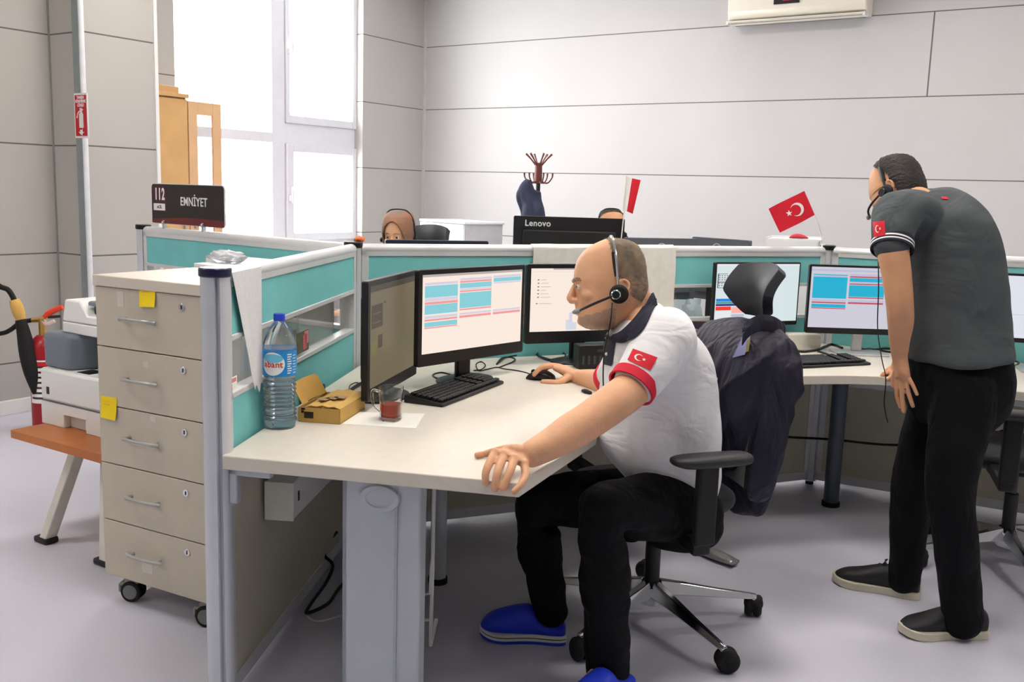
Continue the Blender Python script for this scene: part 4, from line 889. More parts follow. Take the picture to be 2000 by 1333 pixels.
# ------------------------------------------------------------------ office chair
HUB = V((-1.313, 2.898, 0)); CF = -(RH * math.cos(math.radians(20)) + FH * math.sin(math.radians(20)))
CHM = frame(HUB, CF); CHI = CHM.inverted()
FAB = mat('black_chair_fabric', (26, 28, 34), .8, var=.1, bump=.4, bs=700, sheen=.2)
chair = thingM('office_chair', 'black office chair with headrest and chrome base, the bearded man sits in it', 'office chair', CHM)
def build_chair(t):
    a0 = math.atan2((CHI @ at(1413, 1313, 0)).y, (CHI @ at(1413, 1313, 0)).x)
    for k in range(5):
        a = a0 + 2 * math.pi * k / 5 + .0; d = V((math.cos(a), math.sin(a), 0)); s_ = V((-d.y, d.x, 0)); R = []
        for q, zc, w_, h_ in ((.03, .13, .030, .026), (.12, .118, .024, .020), (.24, .098, .018, .014), (.36, .08, .014, .010), (.385, .076, .012, .008)):
            R.append([d * q + V((0, 0, zc)) + s_ * x * w_ + V((0, 0, z * h_)) for x, z in ((-1, -.8), (-.8, -1), (.8, -1), (1, -.8), (.45, 1), (-.45, 1))])
        lg = MB().rings(R).build('base_leg', CHROME, t, .002, smooth=25)
        c = MB(); p = d * .378; c.cyl(p + V((0, 0, .045)), p + V((0, 0, .078)), .011); c.build('caster_stem', CHROME, lg)
        rz = a + 1.1; sd = V((-math.sin(rz), math.cos(rz), 0)); c = MB(); off = V((math.cos(rz), math.sin(rz), 0)) * .012
        for s2 in (-1, 1):
            cc = p + off + V((0, 0, .038)) + sd * s2 * .015
            M = frame(cc, sd).to_3x3(); M = Matrix((M.col[1], M.col[2], M.col[0])).transposed()
            c.lathe([(.001, -.015), (.028, -.015), (.037, -.007), (.038, .004), (.03, .014), (.001, .016)], cc, 28, M=M)
        c.sphere(p + off + V((0, 0, .046)), (.034, .034, .028), 16); c.build('caster', RUB, lg, .003)
    MB().cyl((0, 0, .075), (0, 0, .14), .042).build('hub', CHROME, t, .004)
    g = MB(); g.cyl((0, 0, .07), (0, 0, .30), .026); g.cyl((0, 0, .29), (0, 0, .40), .018); g.build('gas_lift', BLK, t, .003)
    MB().box((-.02, 0, .41), (.26, .15, .05)).build('mechanism', BLK_M, t, .015)
    g = MB(); g.tube([(.03, -.06, .41), (.05, -.2, .405), (.06, -.28, .40)], .007, 8); g.tube([(.03, .06, .41), (.05, .2, .405), (.06, .26, .40)], .007, 8); g.build('lever', BLK, t)
    s_ = MB(); s_.loft([(V((0.02, 0, z)), V((x, 0, 0)), V((0, y, 0))) for z, x, y in ((.432, .16, .17), (.44, .21, .215), (.46, .235, .24), (.485, .24, .245), (.503, .22, .225), (.508, .12, .13))], 48, 4, 3.4); s_.build('seat', FAB, t)
    b = MB(); P = []
    for i in range(15):
        v = i / 14; z = .52 + .50 * v; hw = .20 + .025 * math.sin(v * 3.1) - .05 * max(0, v - .75) * 4; x0 = -.235 - .07 * v + .035 * math.sin(v * 3.14)
        P.append([(x0 + (.022 * u * u), u * hw * .95, z) for u in (k / 6 - 1 for k in range(13))])
    b.grid(P, 0, .03); b.build('backrest', FAB, t)
    MB().tube([(-.05, 0, .41), (-.22, 0, .42), (-.31, 0, .5), (-.335, 0, .7), (-.345, 0, .95)], [.03, .03, .028, .024, .02], 12, smooth=4, hint=(0, 1, 0)).build('back_support', BLK_M, t)
    h = MB(); P = []
    for i in range(17):
        v = i / 16; z = 1.055 + .185 * v; hw = .055 + .066 * min(1, v * 2.1) ** .8 - .012 * max(0, v - .7)
        P.append([(-.345 - .03 * (v - .2) ** 2 * 2 + .055 * (u * hw / .13) ** 2 + .02 * math.sin(v * 3.1), u * hw, z - .016 * (v * u * u)) for u in (k / 8 - 1 for k in range(17))])
    h.grid(P, 0, .034); h.build('headrest', mat('black_leatherette', (30, 34, 42), .45, var=.06, bump=.15, bs=400), t, .006)
    MB().tube([(-.36, 0, .96), (-.375, 0, 1.03), (-.365, 0, 1.10)], [.03, .026, .03], 12, smooth=4, flat=.6).build('headrest_stem', BLK, t)
    pa, pb = CHI @ D(1312, 890, 2.63), CHI @ D(1466, 908, 2.71); yy = (pa.y + pb.y) / 2
    for s2 in (1, -1):
        c = lambda p: V((p.x, p.y * s2, p.z))
        A, B = V((pa.x, yy, pa.z)), V((pb.x, yy, pb.z)); zc = (A.z + B.z) / 2
        m = MB(); m.loft([(c(V((A.x + (B.x - A.x) * f, yy, zc + dz))), V((0, w_ * s2, 0)), V((0, 0, h_))) for f, w_, h_, dz in ((0, .012, .006, .004), (.04, .028, .012, .003), (.2, .042, .018, 0), (.6, .042, .019, 0), (.92, .036, .017, 0), (1, .016, .008, 0))], 28, 4, 2.6)
        arm = m.build('armrest', mat('armrest_pad', (34, 35, 38), .5, var=.05), t)
        xs = (CHI @ D(1378, 960, 2.67)).x
        m = MB(); m.box2((xs - .032, yy * s2 - .016, .46), (xs + .032, yy * s2 + .016, zc - .012)); m.build('arm_post', BLK_M, arm, .008)
        m = MB(); m.box2((xs - .028, min(.12 * s2, yy * s2), .425), (xs + .028, max(.12 * s2, yy * s2) + .016 * 0, .47)); m.build('arm_bracket', BLK_M, arm, .008)
build_chair(chair)

# ------------------------------------------------------------------ figures: shared helpers
SKIN = mat('skin', (218, 168, 132), .5, var=.07, vs=18, bump=.12, bs=180, spec=.35)
SKIN2 = mat('skin_tan', (212, 160, 122), .5, var=.06, vs=18, bump=.1, bs=180, spec=.35)
def subsurf(m_):
    b = m_.node_tree.nodes['Principled BSDF']; b.inputs['Subsurface Weight'].default_value = .12; b.inputs['Subsurface Radius'].default_value = (.012, .005, .003); b.inputs['Subsurface Scale'].default_value = 1.0
subsurf(SKIN); subsurf(SKIN2); folds(SKIN, 40, .0012, (1, 1, 1), 2, .8)
BLACKCL = mat('black_trousers', (9, 9, 13), .8, var=.12, vs=25, bump=.3, bs=500, spec=.2)
folds(BLACKCL, 7, .02, (1.3, 1.3, .7), 5)
def bvh_of(*objs):
    dg = bpy.context.evaluated_depsgraph_get(); dg.update(); vs = []; fs = []
    for o in objs:
        me = o.evaluated_get(dg).to_mesh(); k = len(vs); M = o.matrix_world.copy()
        if o.parent is not None: M = o.parent.matrix_basis @ o.matrix_basis
        vs += [M @ v.co for v in me.vertices]; fs += [tuple(i + k for i in p.vertices) for p in me.polygons]
    return BVHTree.FromPolygons(vs, fs)
def hit(bvh, px, py, off=.002, dflt=None):
    d = ray(px, py).normalized(); h = bvh.ray_cast(EYE, d)
    if h[0] is None: return dflt
    n = h[1] if h[1].dot(d) < 0 else -h[1]; return h[0] + n * off - d * off * .5
def quadmap(q):
    return lambda u, v: ((q[0][0] * (1 - u) + q[1][0] * u) * (1 - v) + (q[3][0] * (1 - u) + q[2][0] * u) * v, (q[0][1] * (1 - u) + q[1][1] * u) * (1 - v) + (q[3][1] * (1 - u) + q[2][1] * u) * v)
def decal(name, bvh, q, mt, parent, off=.002, nu=14, nv=10, crop=None):
    f = quadmap(q); rows = []; last = None
    for j in range(nv + 1):
        row = []
        for i in range(nu + 1):
            p = hit(bvh, *f(i / nu, j / nv), off, last); last = p or last; row.append(p if p is not None else D(*f(i / nu, j / nv), 2.8))
        rows.append(row)
    m = MB().grid(rows); m.xf(Matrix.Translation(-parent.matrix_basis.translation)); return m.build(name, mt, parent, wall=True)
def flag_decal(bvh, q, parent, mirror=False, off=.0022):
    red = mat('flag_red', (214, 22, 44), .7, var=.03); wht = mat('flag_white', (238, 236, 234), .7, var=0)
    p = decal('flag_patch', bvh, q, red, parent, off); f = quadmap(q); quads, tris = flag_parts(1.5, 1.0); m = MB()
    for face in quads + tris:
        pts = [hit(bvh, *f((x / 1.5) if not mirror else 1 - x / 1.5, 1 - y), off + .0012) for x, y in face]
        if None in pts: continue
        m.add(pts, [tuple(range(len(pts)))])
    m.xf(Matrix.Translation(-parent.matrix_basis.translation)); m.build('crescent_and_star', wht, p, wall=True); return p
HEAD = [  # height, front, back (traced outline), half width in metres/1000
    (38, 905, 1030, 34), (60, 850, 1140, 56), (100, 768, 1215, 70), (150, 702, 1252, 78), (220, 648, 1285, 83), (300, 616, 1303, 85), (400, 600, 1313, 86), (450, 598, 1318, 86),
    (490, 612, 1322, 85), (540, 622, 1320, 83), (600, 628, 1312, 81), (660, 634, 1298, 78), (710, 640, 1270, 75), (760, 648, 1215, 71), (820, 650, 1150, 64), (870, 668, 1070, 54), (905, 715, 1000, 38), (925, 780, 940, 14)]
def head_secs(grow=0, wscale=1.0, S0=.3048):
    out = []
    for zy, f, b, hw in HEAD: out.append((V((960 - (f + b) / 2, 0, 500 - zy)), V((abs(b - f) / 2 + grow, 0, 0)), V((0, hw / S0 * wscale + grow, 0))))
    return out
def add_head(mb, M, neck=None, wscale=1.0):
    m = MB(); m.loft(head_secs(0, wscale), 48, 4, 2.15)
    def lim(pts, seg=16): m.limb([(V(p), r) for p, r in pts], seg, 4)
    lim([((350, 0, 8), 24), ((374, 0, -50), 30), ((392, 0, -108), 40), ((376, 0, -140), 36)])
    for s in (-1, 1):
        m.sphere((345, s * 44, -138), (36, 26, 26)); m.sphere((200, s * 150, -95), (100, 74, 74)); lim([((342, s * 20, 48), 22), ((338, s * 75, 56), 28), ((300, s * 140, 46), 24)])
        m.sphere((281, s * 98, 8), (47, 42, 34)); lim([((322, s * 55, 14), 9), ((336, s * 95, 24), 12), ((308, s * 142, 10), 9)]); lim([((320, s * 60, -26), 8), ((332, s * 98, -32), 10), ((304, s * 140, -20), 8)])
        e = Matrix.Rotation(s * .25, 3, 'Z') @ Matrix.Rotation(-.2, 3, 'Y'); m.sphere((-95, s * 282, -45), (56, 20, 96), M=e); m.sphere((-82, s * 292, -30), (40, 14, 66), M=e)
        lim([((-60, s * 290, 20), 14), ((-95, s * 305, 48), 15), ((-140, s * 308, 20), 15), ((-142, s * 304, -40), 14), ((-105, s * 292, -118), 18)])
    lim([((302, -66, -222), 16), ((326, 0, -212), 20), ((302, 66, -222), 16)]); lim([((298, -58, -258), 17), ((320, 0, -264), 21), ((298, 58, -258), 17)]); m.sphere((268, 0, -335), (58, 70, 56))
    m.sphere((314, 0, -178), (34, 60, 34))
    mb.join(m.xf(M))
def head_shell(M, grow, keep, name, mt, parent, thick=0, wscale=1.0, sub=6, seg=96, rough=0):
    """layer following the head where keep(zx, zy, y) is true"""
    secs = head_secs(grow, wscale); c = cr([s[0] for s in secs], sub); a = cr([s[1] for s in secs], sub); b = cr([s[2] for s in secs], sub); e = 2.15
    top = (c[0] + V((0, 0, grow * .8)))
    P = []
    for C_, A, B in zip(c, a, b):
        P.append([C_ + V((0, 0, grow * .5 if C_.z > 350 else 0)) + A * math.copysign(abs(math.cos(q)) ** (2 / e), math.cos(q)) + B * math.copysign(abs(math.sin(q)) ** (2 / e), math.sin(q)) for q in (2 * math.pi * j / seg for j in range(seg))])
    m = MB(); m.v = [p for r in P for p in r]
    if rough: m.v = [p + (p.normalized() * rough * noise.noise(p * .06)) for p in m.v]
    for i in range(len(P) - 1):
        for j in range(seg):
            f = (i * seg + j, i * seg + (j + 1) % seg, (i + 1) * seg + (j + 1) % seg, (i + 1) * seg + j); q = sum((m.v[k] for k in f), V()) / 4
            if keep(960 - q.x, 500 - q.z, q.y): m.f.append(f)
    if keep(960 - c[0].x, 500 - c[0].z - 4, 0): m.f.append(tuple(range(seg)))
    m.mi = [0] * len(m.f); m.xf(M); m.xf(Matrix.Translation(-parent.matrix_basis.translation)); o = m.build(name, mt, parent, smooth=80)
    me = o.data; bm = bmesh.new(); bm.from_mesh(me); bmesh.ops.delete(bm, geom=[v for v in bm.verts if not v.link_faces], context='VERTS'); bm.to_mesh(me); bm.free()
    if thick: s = o.modifiers.new('thickness', 'SOLIDIFY'); s.thickness = thick; s.offset = 1
    return o
def hair_mat(name, c0, c1, alpha=1.0, sc=140):
    m = mat(name, c0, .65, var=0); nt = m.node_tree; b = nt.nodes['Principled BSDF']; tc = nt.nodes.new('ShaderNodeTexCoord'); n = nt.nodes.new('ShaderNodeTexNoise'); n.inputs['Scale'].default_value = sc; n.inputs['Detail'].default_value = 5
    nt.links.new(tc.outputs['Object'], n.inputs['Vector']); r = nt.nodes.new('ShaderNodeValToRGB'); nt.links.new(n.outputs['Fac'], r.inputs[0]); r.color_ramp.elements[0].position = .36; r.color_ramp.elements[1].position = .66
    r.color_ramp.elements[0].color = lin(c0); r.color_ramp.elements[1].color = lin(c1); nt.links.new(r.outputs[0], b.inputs['Base Color'])
    bp = nt.nodes.new('ShaderNodeBump'); bp.inputs['Strength'].default_value = .8; bp.inputs['Distance'].default_value = .003; nt.links.new(n.outputs['Fac'], bp.inputs['Height']); nt.links.new(bp.outputs['Normal'], b.inputs['Normal'])
    if alpha < 1:
        n2 = nt.nodes.new('ShaderNodeTexNoise'); n2.inputs['Scale'].default_value = sc * 2.2; n2.inputs['Detail'].default_value = 2; nt.links.new(tc.outputs['Object'], n2.inputs['Vector'])
        r2 = nt.nodes.new('ShaderNodeValToRGB'); r2.color_ramp.elements[0].position = .5 - alpha * .25; r2.color_ramp.elements[1].position = .62; nt.links.new(n2.outputs['Fac'], r2.inputs[0])
        r2.color_ramp.elements[0].color = (1, 1, 1, 1) ; r2.color_ramp.elements[1].color = (.12, .12, .12, 1); nt.links.new(r2.outputs[0], b.inputs['Alpha'])
    return m
def shoe(parent, toe, heel, width, kind):
    """clog or trainer standing on the floor between toe and heel"""
    L = (toe - heel).length; o = V((heel.x, heel.y, 0)) - V((parent.location.x, parent.location.y, 0)); M = Matrix.Translation(o) @ frame((0, 0, 0), toe - heel); h = width / 2
    out = [(0, .55), (.04, .72), (.15, .8), (.35, .74), (.5, .8), (.7, 1), (.85, .94), (.95, .66), (1, .25)]
    poly = [(x * L, y * h) for x, y in out] + [(x * L, -y * h) for x, y in out[::-1]]
    pts = cr([V((x, y, 0)) for x, y in poly + poly[:1]], 4)[:-1]
    def slab(z0, z1, g=0, toe_up=.012):
        R = []
        for z in (z0, z1): R.append([V((L / 2 + (p.x - L / 2) * (1 + g / L), p.y * (1 + g / h), z + toe_up * max(0, (p.x / L - .75) / .25) ** 2)) for p in pts])
        return MB().rings(R)
    def upper(zb, prof, g=0):
        m = MB(); secs = []
        for x, hw, top in prof: secs.append((V((x * L, 0, zb + top * .42)), V((0, hw * h + g, 0)), V((0, 0, top * .58))))
        return m.loft(secs, 32, 5, 2.3)
    if kind == 'clog':
        BL = mat('clog_blue', (32, 58, 206), .45, var=.05)
        s = slab(0, .012).build('clog', BL, parent, .002, M=M)
        slab(.012, .020, .002).build('white_band', mat('clog_white', (226, 226, 222), .5), s); slab(.020, .0235, .0005).build('black_line', BLK, s); slab(.0235, .033, .002).build('white_band', mat('clog_white', (226, 226, 222), .5), s)
        upper(.03, [(.005, .3, .02), (.03, .7, .03), (.12, .82, .034), (.3, .78, .045), (.42, .8, .085), (.55, .88, .085), (.72, 1, .07), (.88, .9, .052), (.97, .55, .03), (1, .2, .014)]).build('upper', BL, s)
    else:
        SO = mat('cream_sole', (206, 200, 180), .6, var=.04)
        s = slab(.0, .028, .004).build('shoe', SO, parent, .006, M=M)
        upper(.022, [(.005, .35, .05), (.03, .68, .07), (.15, .78, .085), (.3, .76, .085), (.42, .74, .082), (.55, .8, .07), (.7, .9, .052), (.86, .86, .038), (.96, .55, .022), (1, .2, .01)]).build('upper', mat('black_shoe_leather', (26, 27, 30), .55, var=.08, bump=.15), s)
        l = MB()
        for k in range(4): x = .46 + .06 * k; l.tube([(x * L, -.3 * h, .096 - .013 * k), (x * L + .008, 0, .103 - .013 * k), (x * L, .3 * h, .096 - .013 * k)], .0025, 6)
        l.tube([(.44 * L, 0, .104), (.40 * L, .02, .118), (.43 * L, .035, .108)], .002, 6, smooth=3); l.tube([(.44 * L, 0, .104), (.40 * L, -.02, .118), (.43 * L, -.035, .108)], .002, 6, smooth=3)
        l.build('laces', BLK, s)
    return s
CAMF = Matrix(((-RGT.x, -FWD.x, UPV.x, 0), (-RGT.y, -FWD.y, UPV.y, 0), (-RGT.z, -FWD.z, UPV.z, 0), (0, 0, 0, 1)))
def sec(xf, xb, y, d, hw, fr=FH, lat=RH):
    """torso slice seen from the camera between picture columns xf and xb at height y"""
    A, B = D(xf, y, d), D(xb, y, d); return ((A + B) / 2, (B - A) / 2, fr * hw)
def shrink(secs, k, dz=0): return [(c + V((0, 0, dz)), a * (1 - k / max(a.length, .03)), b * (1 - k / max(b.length, .03))) for c, a, b in secs]

# ------------------------------------------------------------------ the seated bearded man
man = thing('person', 'bearded balding man in white polo shirt seated at the near desk, gripping its corner', 'person', (RH * .46 + FH * 2.92))
hd_ = 2.88; HMs = Matrix.Translation(D(1192, 560, hd_)) @ CAMF @ Matrix.Diagonal((hd_ / F0 / 5,) * 3 + (1,))
torso = [sec(1250, 1400, 960, 2.95, .165), sec(1205, 1404, 915, 2.94, .19), sec(1170, 1405, 865, 2.93, .205), sec(1168, 1404, 815, 2.92, .212), sec(1172, 1400, 760, 2.91, .212), sec(1178, 1388, 705, 2.90, .212), sec(1182, 1366, 662, 2.89, .20), sec(1196, 1332, 628, 2.88, .165), sec(1205, 1296, 604, 2.88, .10), sec(1215, 1280, 588, 2.88, .06)]
SHL, CUF = D(1298, 668, 2.72), D(1240, 752, 2.62); ELB, WRI = D(1150, 822, 2.50), D(1037, 888, 2.40)
SHR = D(1250, 665, 3.08); CUFR = D(1205, 735, 3.22); ELR = D(1222, 762, 3.36); WRR = D(1128, 738, 3.62)
hipL, kneL, ankL = D(1318, 985, 2.82), D(1178, 1000, 2.62), D(1188, 1300, 2.66)
hipR, kneR, ankR = D(1305, 965, 3.06), D(1042, 985, 3.0), D(1074, 1190, 3.0)
b = MB(); add_head(b, HMs)
b.limb([(D(1225, 572, 2.88), .058, .062), (D(1238, 605, 2.88), .06, .064), (D(1252, 650, 2.88), .07)], 24, 4)
b.loft(shrink(torso, .022), 32, 3, 2.2)
b.limb([(SHL, .062), (CUF, .056, .054), (D(1200, 786, 2.555), .053), (ELB, .05), (D(1112, 846, 2.465), .049), (D(1075, 868, 2.43), .041), (WRI, .030, .036)], 28, 5, hint=(0, 0, 1))
b.limb([(SHR, .06), (CUFR, .052), (ELR, .05), (D(1185, 750, 3.46), .048), (D(1150, 742, 3.56), .038), (WRR, .030, .028)], 24, 5)
# left hand gripping the desk corner
kn = [D(966, 886, 2.375), D(984, 890, 2.37), D(1004, 898, 2.362), D(1024, 908, 2.36)]
b.loft([(WRI.lerp(D(1036, 890, 2.41), .2), V((0, 0, .020)) + RH * .012, RH * .012 - V((0, 0, .030)) * .6 - FH * .012), (D(1018, 889, 2.395), V((0, 0, .017)) - FH * .004, (kn[3] - kn[0]) * .46), (D(1002, 893, 2.378), V((0, 0, .015)) - FH * .006, (kn[3] - kn[0]) * .56), ((kn[0] + kn[3]) / 2 - FH * .004, V((0, 0, .011)) - FH * .006, (kn[3] - kn[0]) * .54)], 24, 5, 2.4)
def finger(pts, r0, r1): n = len(pts); b.limb([(p, r0 + (r1 - r0) * i / (n - 1)) for i, p in enumerate(pts)], 14, 5)
finger([kn[0], D(953, 911, 2.335), D(948, 928, 2.320), D(949, 945, 2.316)], .0116, .0092)
finger([kn[1], D(974, 916, 2.328), D(969, 936, 2.312), D(966, 956, 2.309)], .0120, .0094)
finger([kn[2], D(996, 921, 2.324), D(989, 939, 2.309), D(983, 955, 2.302)], .0119, .009)
finger([kn[3], D(1026, 928, 2.335), D(1018, 946, 2.308), D(1004, 961, 2.294)], .0115, .0085)
finger([D(1012, 880, 2.39), D(990, 879, 2.40), at(962, 884, .755), at(932, 890, .7495)], .0165, .0092)
for p in kn: b.sphere(p + V((0, 0, .004)), .0115)
# right hand on the mouse
kr = [D(1076, 716, 3.61), D(1078, 714, 3.635), D(1080, 714, 3.66), D(1084, 716, 3.685)]
b.loft([(WRR, V((0, 0, .026)), FH * .03), (D(1112, 730, 3.635), V((0, 0, .024)), FH * .038), (D(1094, 721, 3.645), V((0, 0, .018)), FH * .043), (D(1080, 716, 3.65), V((0, 0, .011)), FH * .042)], 20, 5, 2.4)
for p, q in zip(kr, ((1043, 733, 3.61), (1042, 731, 3.635), (1046, 731, 3.665), (1056, 733, 3.69))):
    e_ = D(*q); finger([p, p.lerp(e_, .5) + V((0, 0, .013)), e_], .0105, .008)
finger([D(1108, 738, 3.60), D(1090, 748, 3.575), D(1076, 747, 3.57), D(1060, 746, 3.575)], .015, .0095)
# legs and feet
b.limb([(hipL, .085), (kneL, .058), (kneL.lerp(ankL, .4), .052), (ankL, .038)], 20, 5); b.limb([(hipR, .085), (kneR, .058), (kneR.lerp(ankR, .4), .052), (ankR, .038)], 20, 5)
ft = lambda a, d: b.limb([(a, .036), (V((a.x, a.y, .07)), .036), (V((a.x, a.y, .06)) + d * .12, .026), (V((a.x, a.y, .05)) + d * .18, .02)], 16, 4)
toeR, heelR = D(938, 1240, 3.0), D(1106, 1232, 2.98); toeR.z = heelR.z = 0; tdR = (toeR - heelR).normalized()
toeL, heelL = D(1128, 1420, 2.48), D(1222, 1362, 2.68); toeL.z = heelL.z = 0; toeL = heelL + (toeL - heelL).normalized() * .29; tdL = (toeL - heelL).normalized()
ft(ankR, tdR); ft(ankL, tdL)
body = skin_obj(bake(b, 'body', .0029, 7, .5), 'body', SKIN, man)
# hair, beard, brows, eyes
def kb(zx, zy, y):
    pts = ((30, 905), (100, 930), (200, 952), (300, 975), (400, 1005), (470, 1045), (520, 1105), (600, 1150), (668, 1185)); 
    if zy > 668 or zy > 600 + (zx - 1150) * .6: return False
    for (a, xa), (c, xc) in zip(pts, pts[1:]):
        if zy <= c: return zx > xa + (xc - xa) * max(0, (zy - a)) / (c - a) + 14 * noise.noise(V((zx * .03, zy * .03, y * .03)))
    return False
gh_ = hair_mat('greying_hair', (98, 86, 73), (138, 116, 90), 1, 22); head_shell(HMs, 7, kb, 'hair', gh_, man, rough=7)
def kbd(zx, zy, y):
    w_ = 12 * noise.noise(V((zx * .03, zy * .03, y * .03)))
    if zx > 985 or zy > 935: return False
    if zy > 778 - max(0, zx - 760) * .32 + w_ and (zx > 700 or zy > 800 + w_): return True
    return 845 < zx < 960 and 560 < zy and False
head_shell(HMs, 5, kbd, 'beard', hair_mat('grey_beard', (192, 182, 172), (150, 132, 116), .85, 420), man, rough=5)
def hq(zx, zy, y): return HMs @ V((960 - zx, y, 500 - zy))
for s in (-1, 1):
    m = MB().limb([(hq(600, 452, s * 40), .004), (hq(606, 440, s * 95), .0062), (hq(640, 438, s * 140), .0058), (hq(690, 456, s * 172), .0035)], 10, 4); m.xf(Matrix.Translation(-man.location)); m.build('eyebrow', hair_mat('brow_hair', (70, 54, 42), (120, 100, 84), .9), man)
    m = MB().sphere(hq(662, 505, s * 102), 42 * .000305); m.xf(Matrix.Translation(-man.location)); e_ = m.build('eyeball', mat('eye_white', (222, 214, 208), .25), man)
    m = MB().sphere(hq(634, 506, s * 106), 19 * .000305); m.xf(Matrix.Translation(-man.location)); m.build('iris', mat('dark_iris', (52, 34, 26), .2), e_)
m = MB().limb([(hq(651, 690, -50), .003), (hq(632, 686, 0), .0045), (hq(651, 690, 50), .003)], 10, 4); m.xf(Matrix.Translation(-man.location)); m.build('moustache', MATS['grey_beard'], man)
# white polo shirt
WHT = folds(mat('white_polo_cotton', (228, 228, 231), .85, var=.02, bump=.25, bs=900, spec=.2), 5.5, .022, (1, 1, 1.7), 3.0)
s_ = MB(); s_.loft(torso[:-3] + [sec(1206, 1334, 630, 2.88, .165), sec(1238, 1304, 606, 2.885, .09), sec(1252, 1290, 594, 2.89, .05)], 40, 4, 2.25)
s_.limb([(D(1300, 655, 2.80), .085), (SHL, .088), (D(1268, 712, 2.665), .078), (D(1246, 744, 2.628), .067)], 28, 5); s_.limb([(SHR, .08), (CUFR, .07)], 24, 5)
me = bake(s_, 'polo_shirt', .006, 6, .5)
me.update(); NRM = [v.normal.copy() for v in me.vertices]
for v, vn in zip(me.vertices, NRM):                              # soft folds gathering at the belly and under the arm
    p = v.co - man.location; f = math.sin((p.z * 34 + p.dot(RH) * 16 + 2.5 * noise.noise(p * 5))) * noise.noise(p * 4 + V((9, 0, 0))); k = max(.15, min(1, (.98 - v.co.z) / .25))
    v.co += vn * (.014 * f * k + .006 * noise.noise(p * 9))
shirt = skin_obj(me, 'polo_shirt', WHT, man)
SB = bvh_of(shirt)
flag_decal(SB, [(1237, 682), (1284, 699), (1270, 724), (1226, 704)], man)
# red sleeve band, navy collar and placket
def ring_band(name, c, axis, r, w_, mt, parent, flat=1.0, th=.004, hint=(0, 0, 1)):
    axis = V(axis).normalized(); a = (V(hint) - axis * V(hint).dot(axis)).normalized(); bb = axis.cross(a); R = []
    for dz, dr in ((-w_ / 2, 0), (-w_ / 2, th), (w_ / 2, th), (w_ / 2, 0), (-w_ / 2, 0)):
        R.append([V(c) + axis * dz + (a * math.cos(q) * flat + bb * math.sin(q)) * (r + dr) for q in (2 * math.pi * j / 48 for j in range(48))])
    m = MB().rings(R, True, False); m.xf(Matrix.Translation(-parent.matrix_basis.translation)); return m.build(name, mt, parent)
CRIM = mat('crimson_rib', (206, 30, 56), .8, var=.05)
ax = (CUF - D(1268, 712, 2.665)).normalized(); ring_band('sleeve_band', D(1237, 751, 2.617), ax, .0635, .03, CRIM, man, 1.0, .006)
ring_band('sleeve_band', CUFR + (CUFR - SHR).normalized() * .02, (CUFR - SHR), .07, .026, CRIM, man)
NV = mat('navy_rib', (22, 24, 44), .8, var=.08)
cp = [(1206, 664, 2.83), (1222, 655, 2.80), (1246, 634, 2.795), (1266, 606, 2.82), (1276, 588, 2.88), (1268, 592, 2.95), (1246, 610, 2.965), (1220, 640, 2.95), (1204, 662, 2.90)]
def collar(pts, h, out, up=V((0, 0, 1)), mt=NV, parent=man, cc=None):
    P = cr([D(*p) for p in pts], 5); C0 = sum(P, V()) / len(P); rows = [[], [], []]
    for p in P:
        o = (p - C0); o.z = 0; o.normalize(); rows[0].append(p + up * h * .45 - o * out * .2); rows[1].append(p + up * h * .1 + o * out * .35); rows[2].append(p - up * h * .55 + o * out)
    m = MB().grid(rows, 0, .003); m.xf(Matrix.Translation(-parent.matrix_basis.translation)); return m.build('collar', mt, parent)
collar(cp, .052, .016)
NB = bvh_of(shirt, body); rows = []; inn = cr([V((x, y, 0)) for x, y in ((1199, 656), (1216, 648), (1238, 626), (1254, 603), (1267, 578))], 5); outr = cr([V((x, y, 0)) for x, y in ((1203, 670), (1224, 670), (1248, 655), (1266, 630), (1282, 594))], 5); last = None
for f in (0, .2, .4, .6, .8, 1):
    r_ = []
    for p, q in zip(inn, outr):
        g = p.lerp(q, f); h_ = hit(NB, g.x, g.y, .006 + .006 * math.sin(f * 3.1), last); last = h_; r_.append(h_)
    rows.append(r_)
m = MB().grid(rows, 0, -.003); m.xf(Matrix.Translation(-man.location)); m.build('collar', NV, man)
decal('placket', SB, [(1181, 652), (1204, 662), (1196, 716), (1180, 712)], NV, man, .003, 6, 8)
bp_ = hit(SB, 1187, 692, .004, D(1187, 692, 2.8)); m = MB().sphere(bp_ - man.location, (.005, .005, .005), 12); m.build('button', WHP, man)
# trousers
t_ = MB(); t_.loft([(D(1330, 945, 2.94), RH * .10, FH * .17), (D(1325, 985, 2.94), RH * .135, FH * .2), (D(1322, 1035, 2.94), RH * .12, FH * .19), (D(1322, 1055, 2.94), RH * .06, FH * .1)], 32, 5, 2.5)
t_.limb([(hipL, .105), (hipL.lerp(kneL, .5), .098), (kneL, .078), (kneL.lerp(ankL, .3), .073), (kneL.lerp(ankL, .65), .068), (ankL + V((0, 0, .0)), .064), (ankL - V((0, 0, .035)), .062)], 28, 5)
t_.limb([(hipR, .105), (hipR.lerp(kneR, .5), .095), (kneR, .078), (kneR.lerp(ankR, .3), .072), (kneR.lerp(ankR, .65), .064), (ankR, .057), (ankR - V((0, 0, .02)), .055)], 28, 5)
me = wrinkle(bake(t_, 'trousers', .007, 5, .5), .008, 7, (1, 1, 2.2), .003, 2.5); trs = skin_obj(me, 'trousers', BLACKCL, man)
TB = bvh_of(trs)
decal('hem_print', SB, [(1290, 928), (1326, 944), (1326, 950), (1290, 934)], mat('red_print', (196, 30, 44), .7), man, .003, 8, 2)
shoe(man, toeR, heelR, .105, 'clog'); shoe(man, toeL, heelL, .105, 'clog')

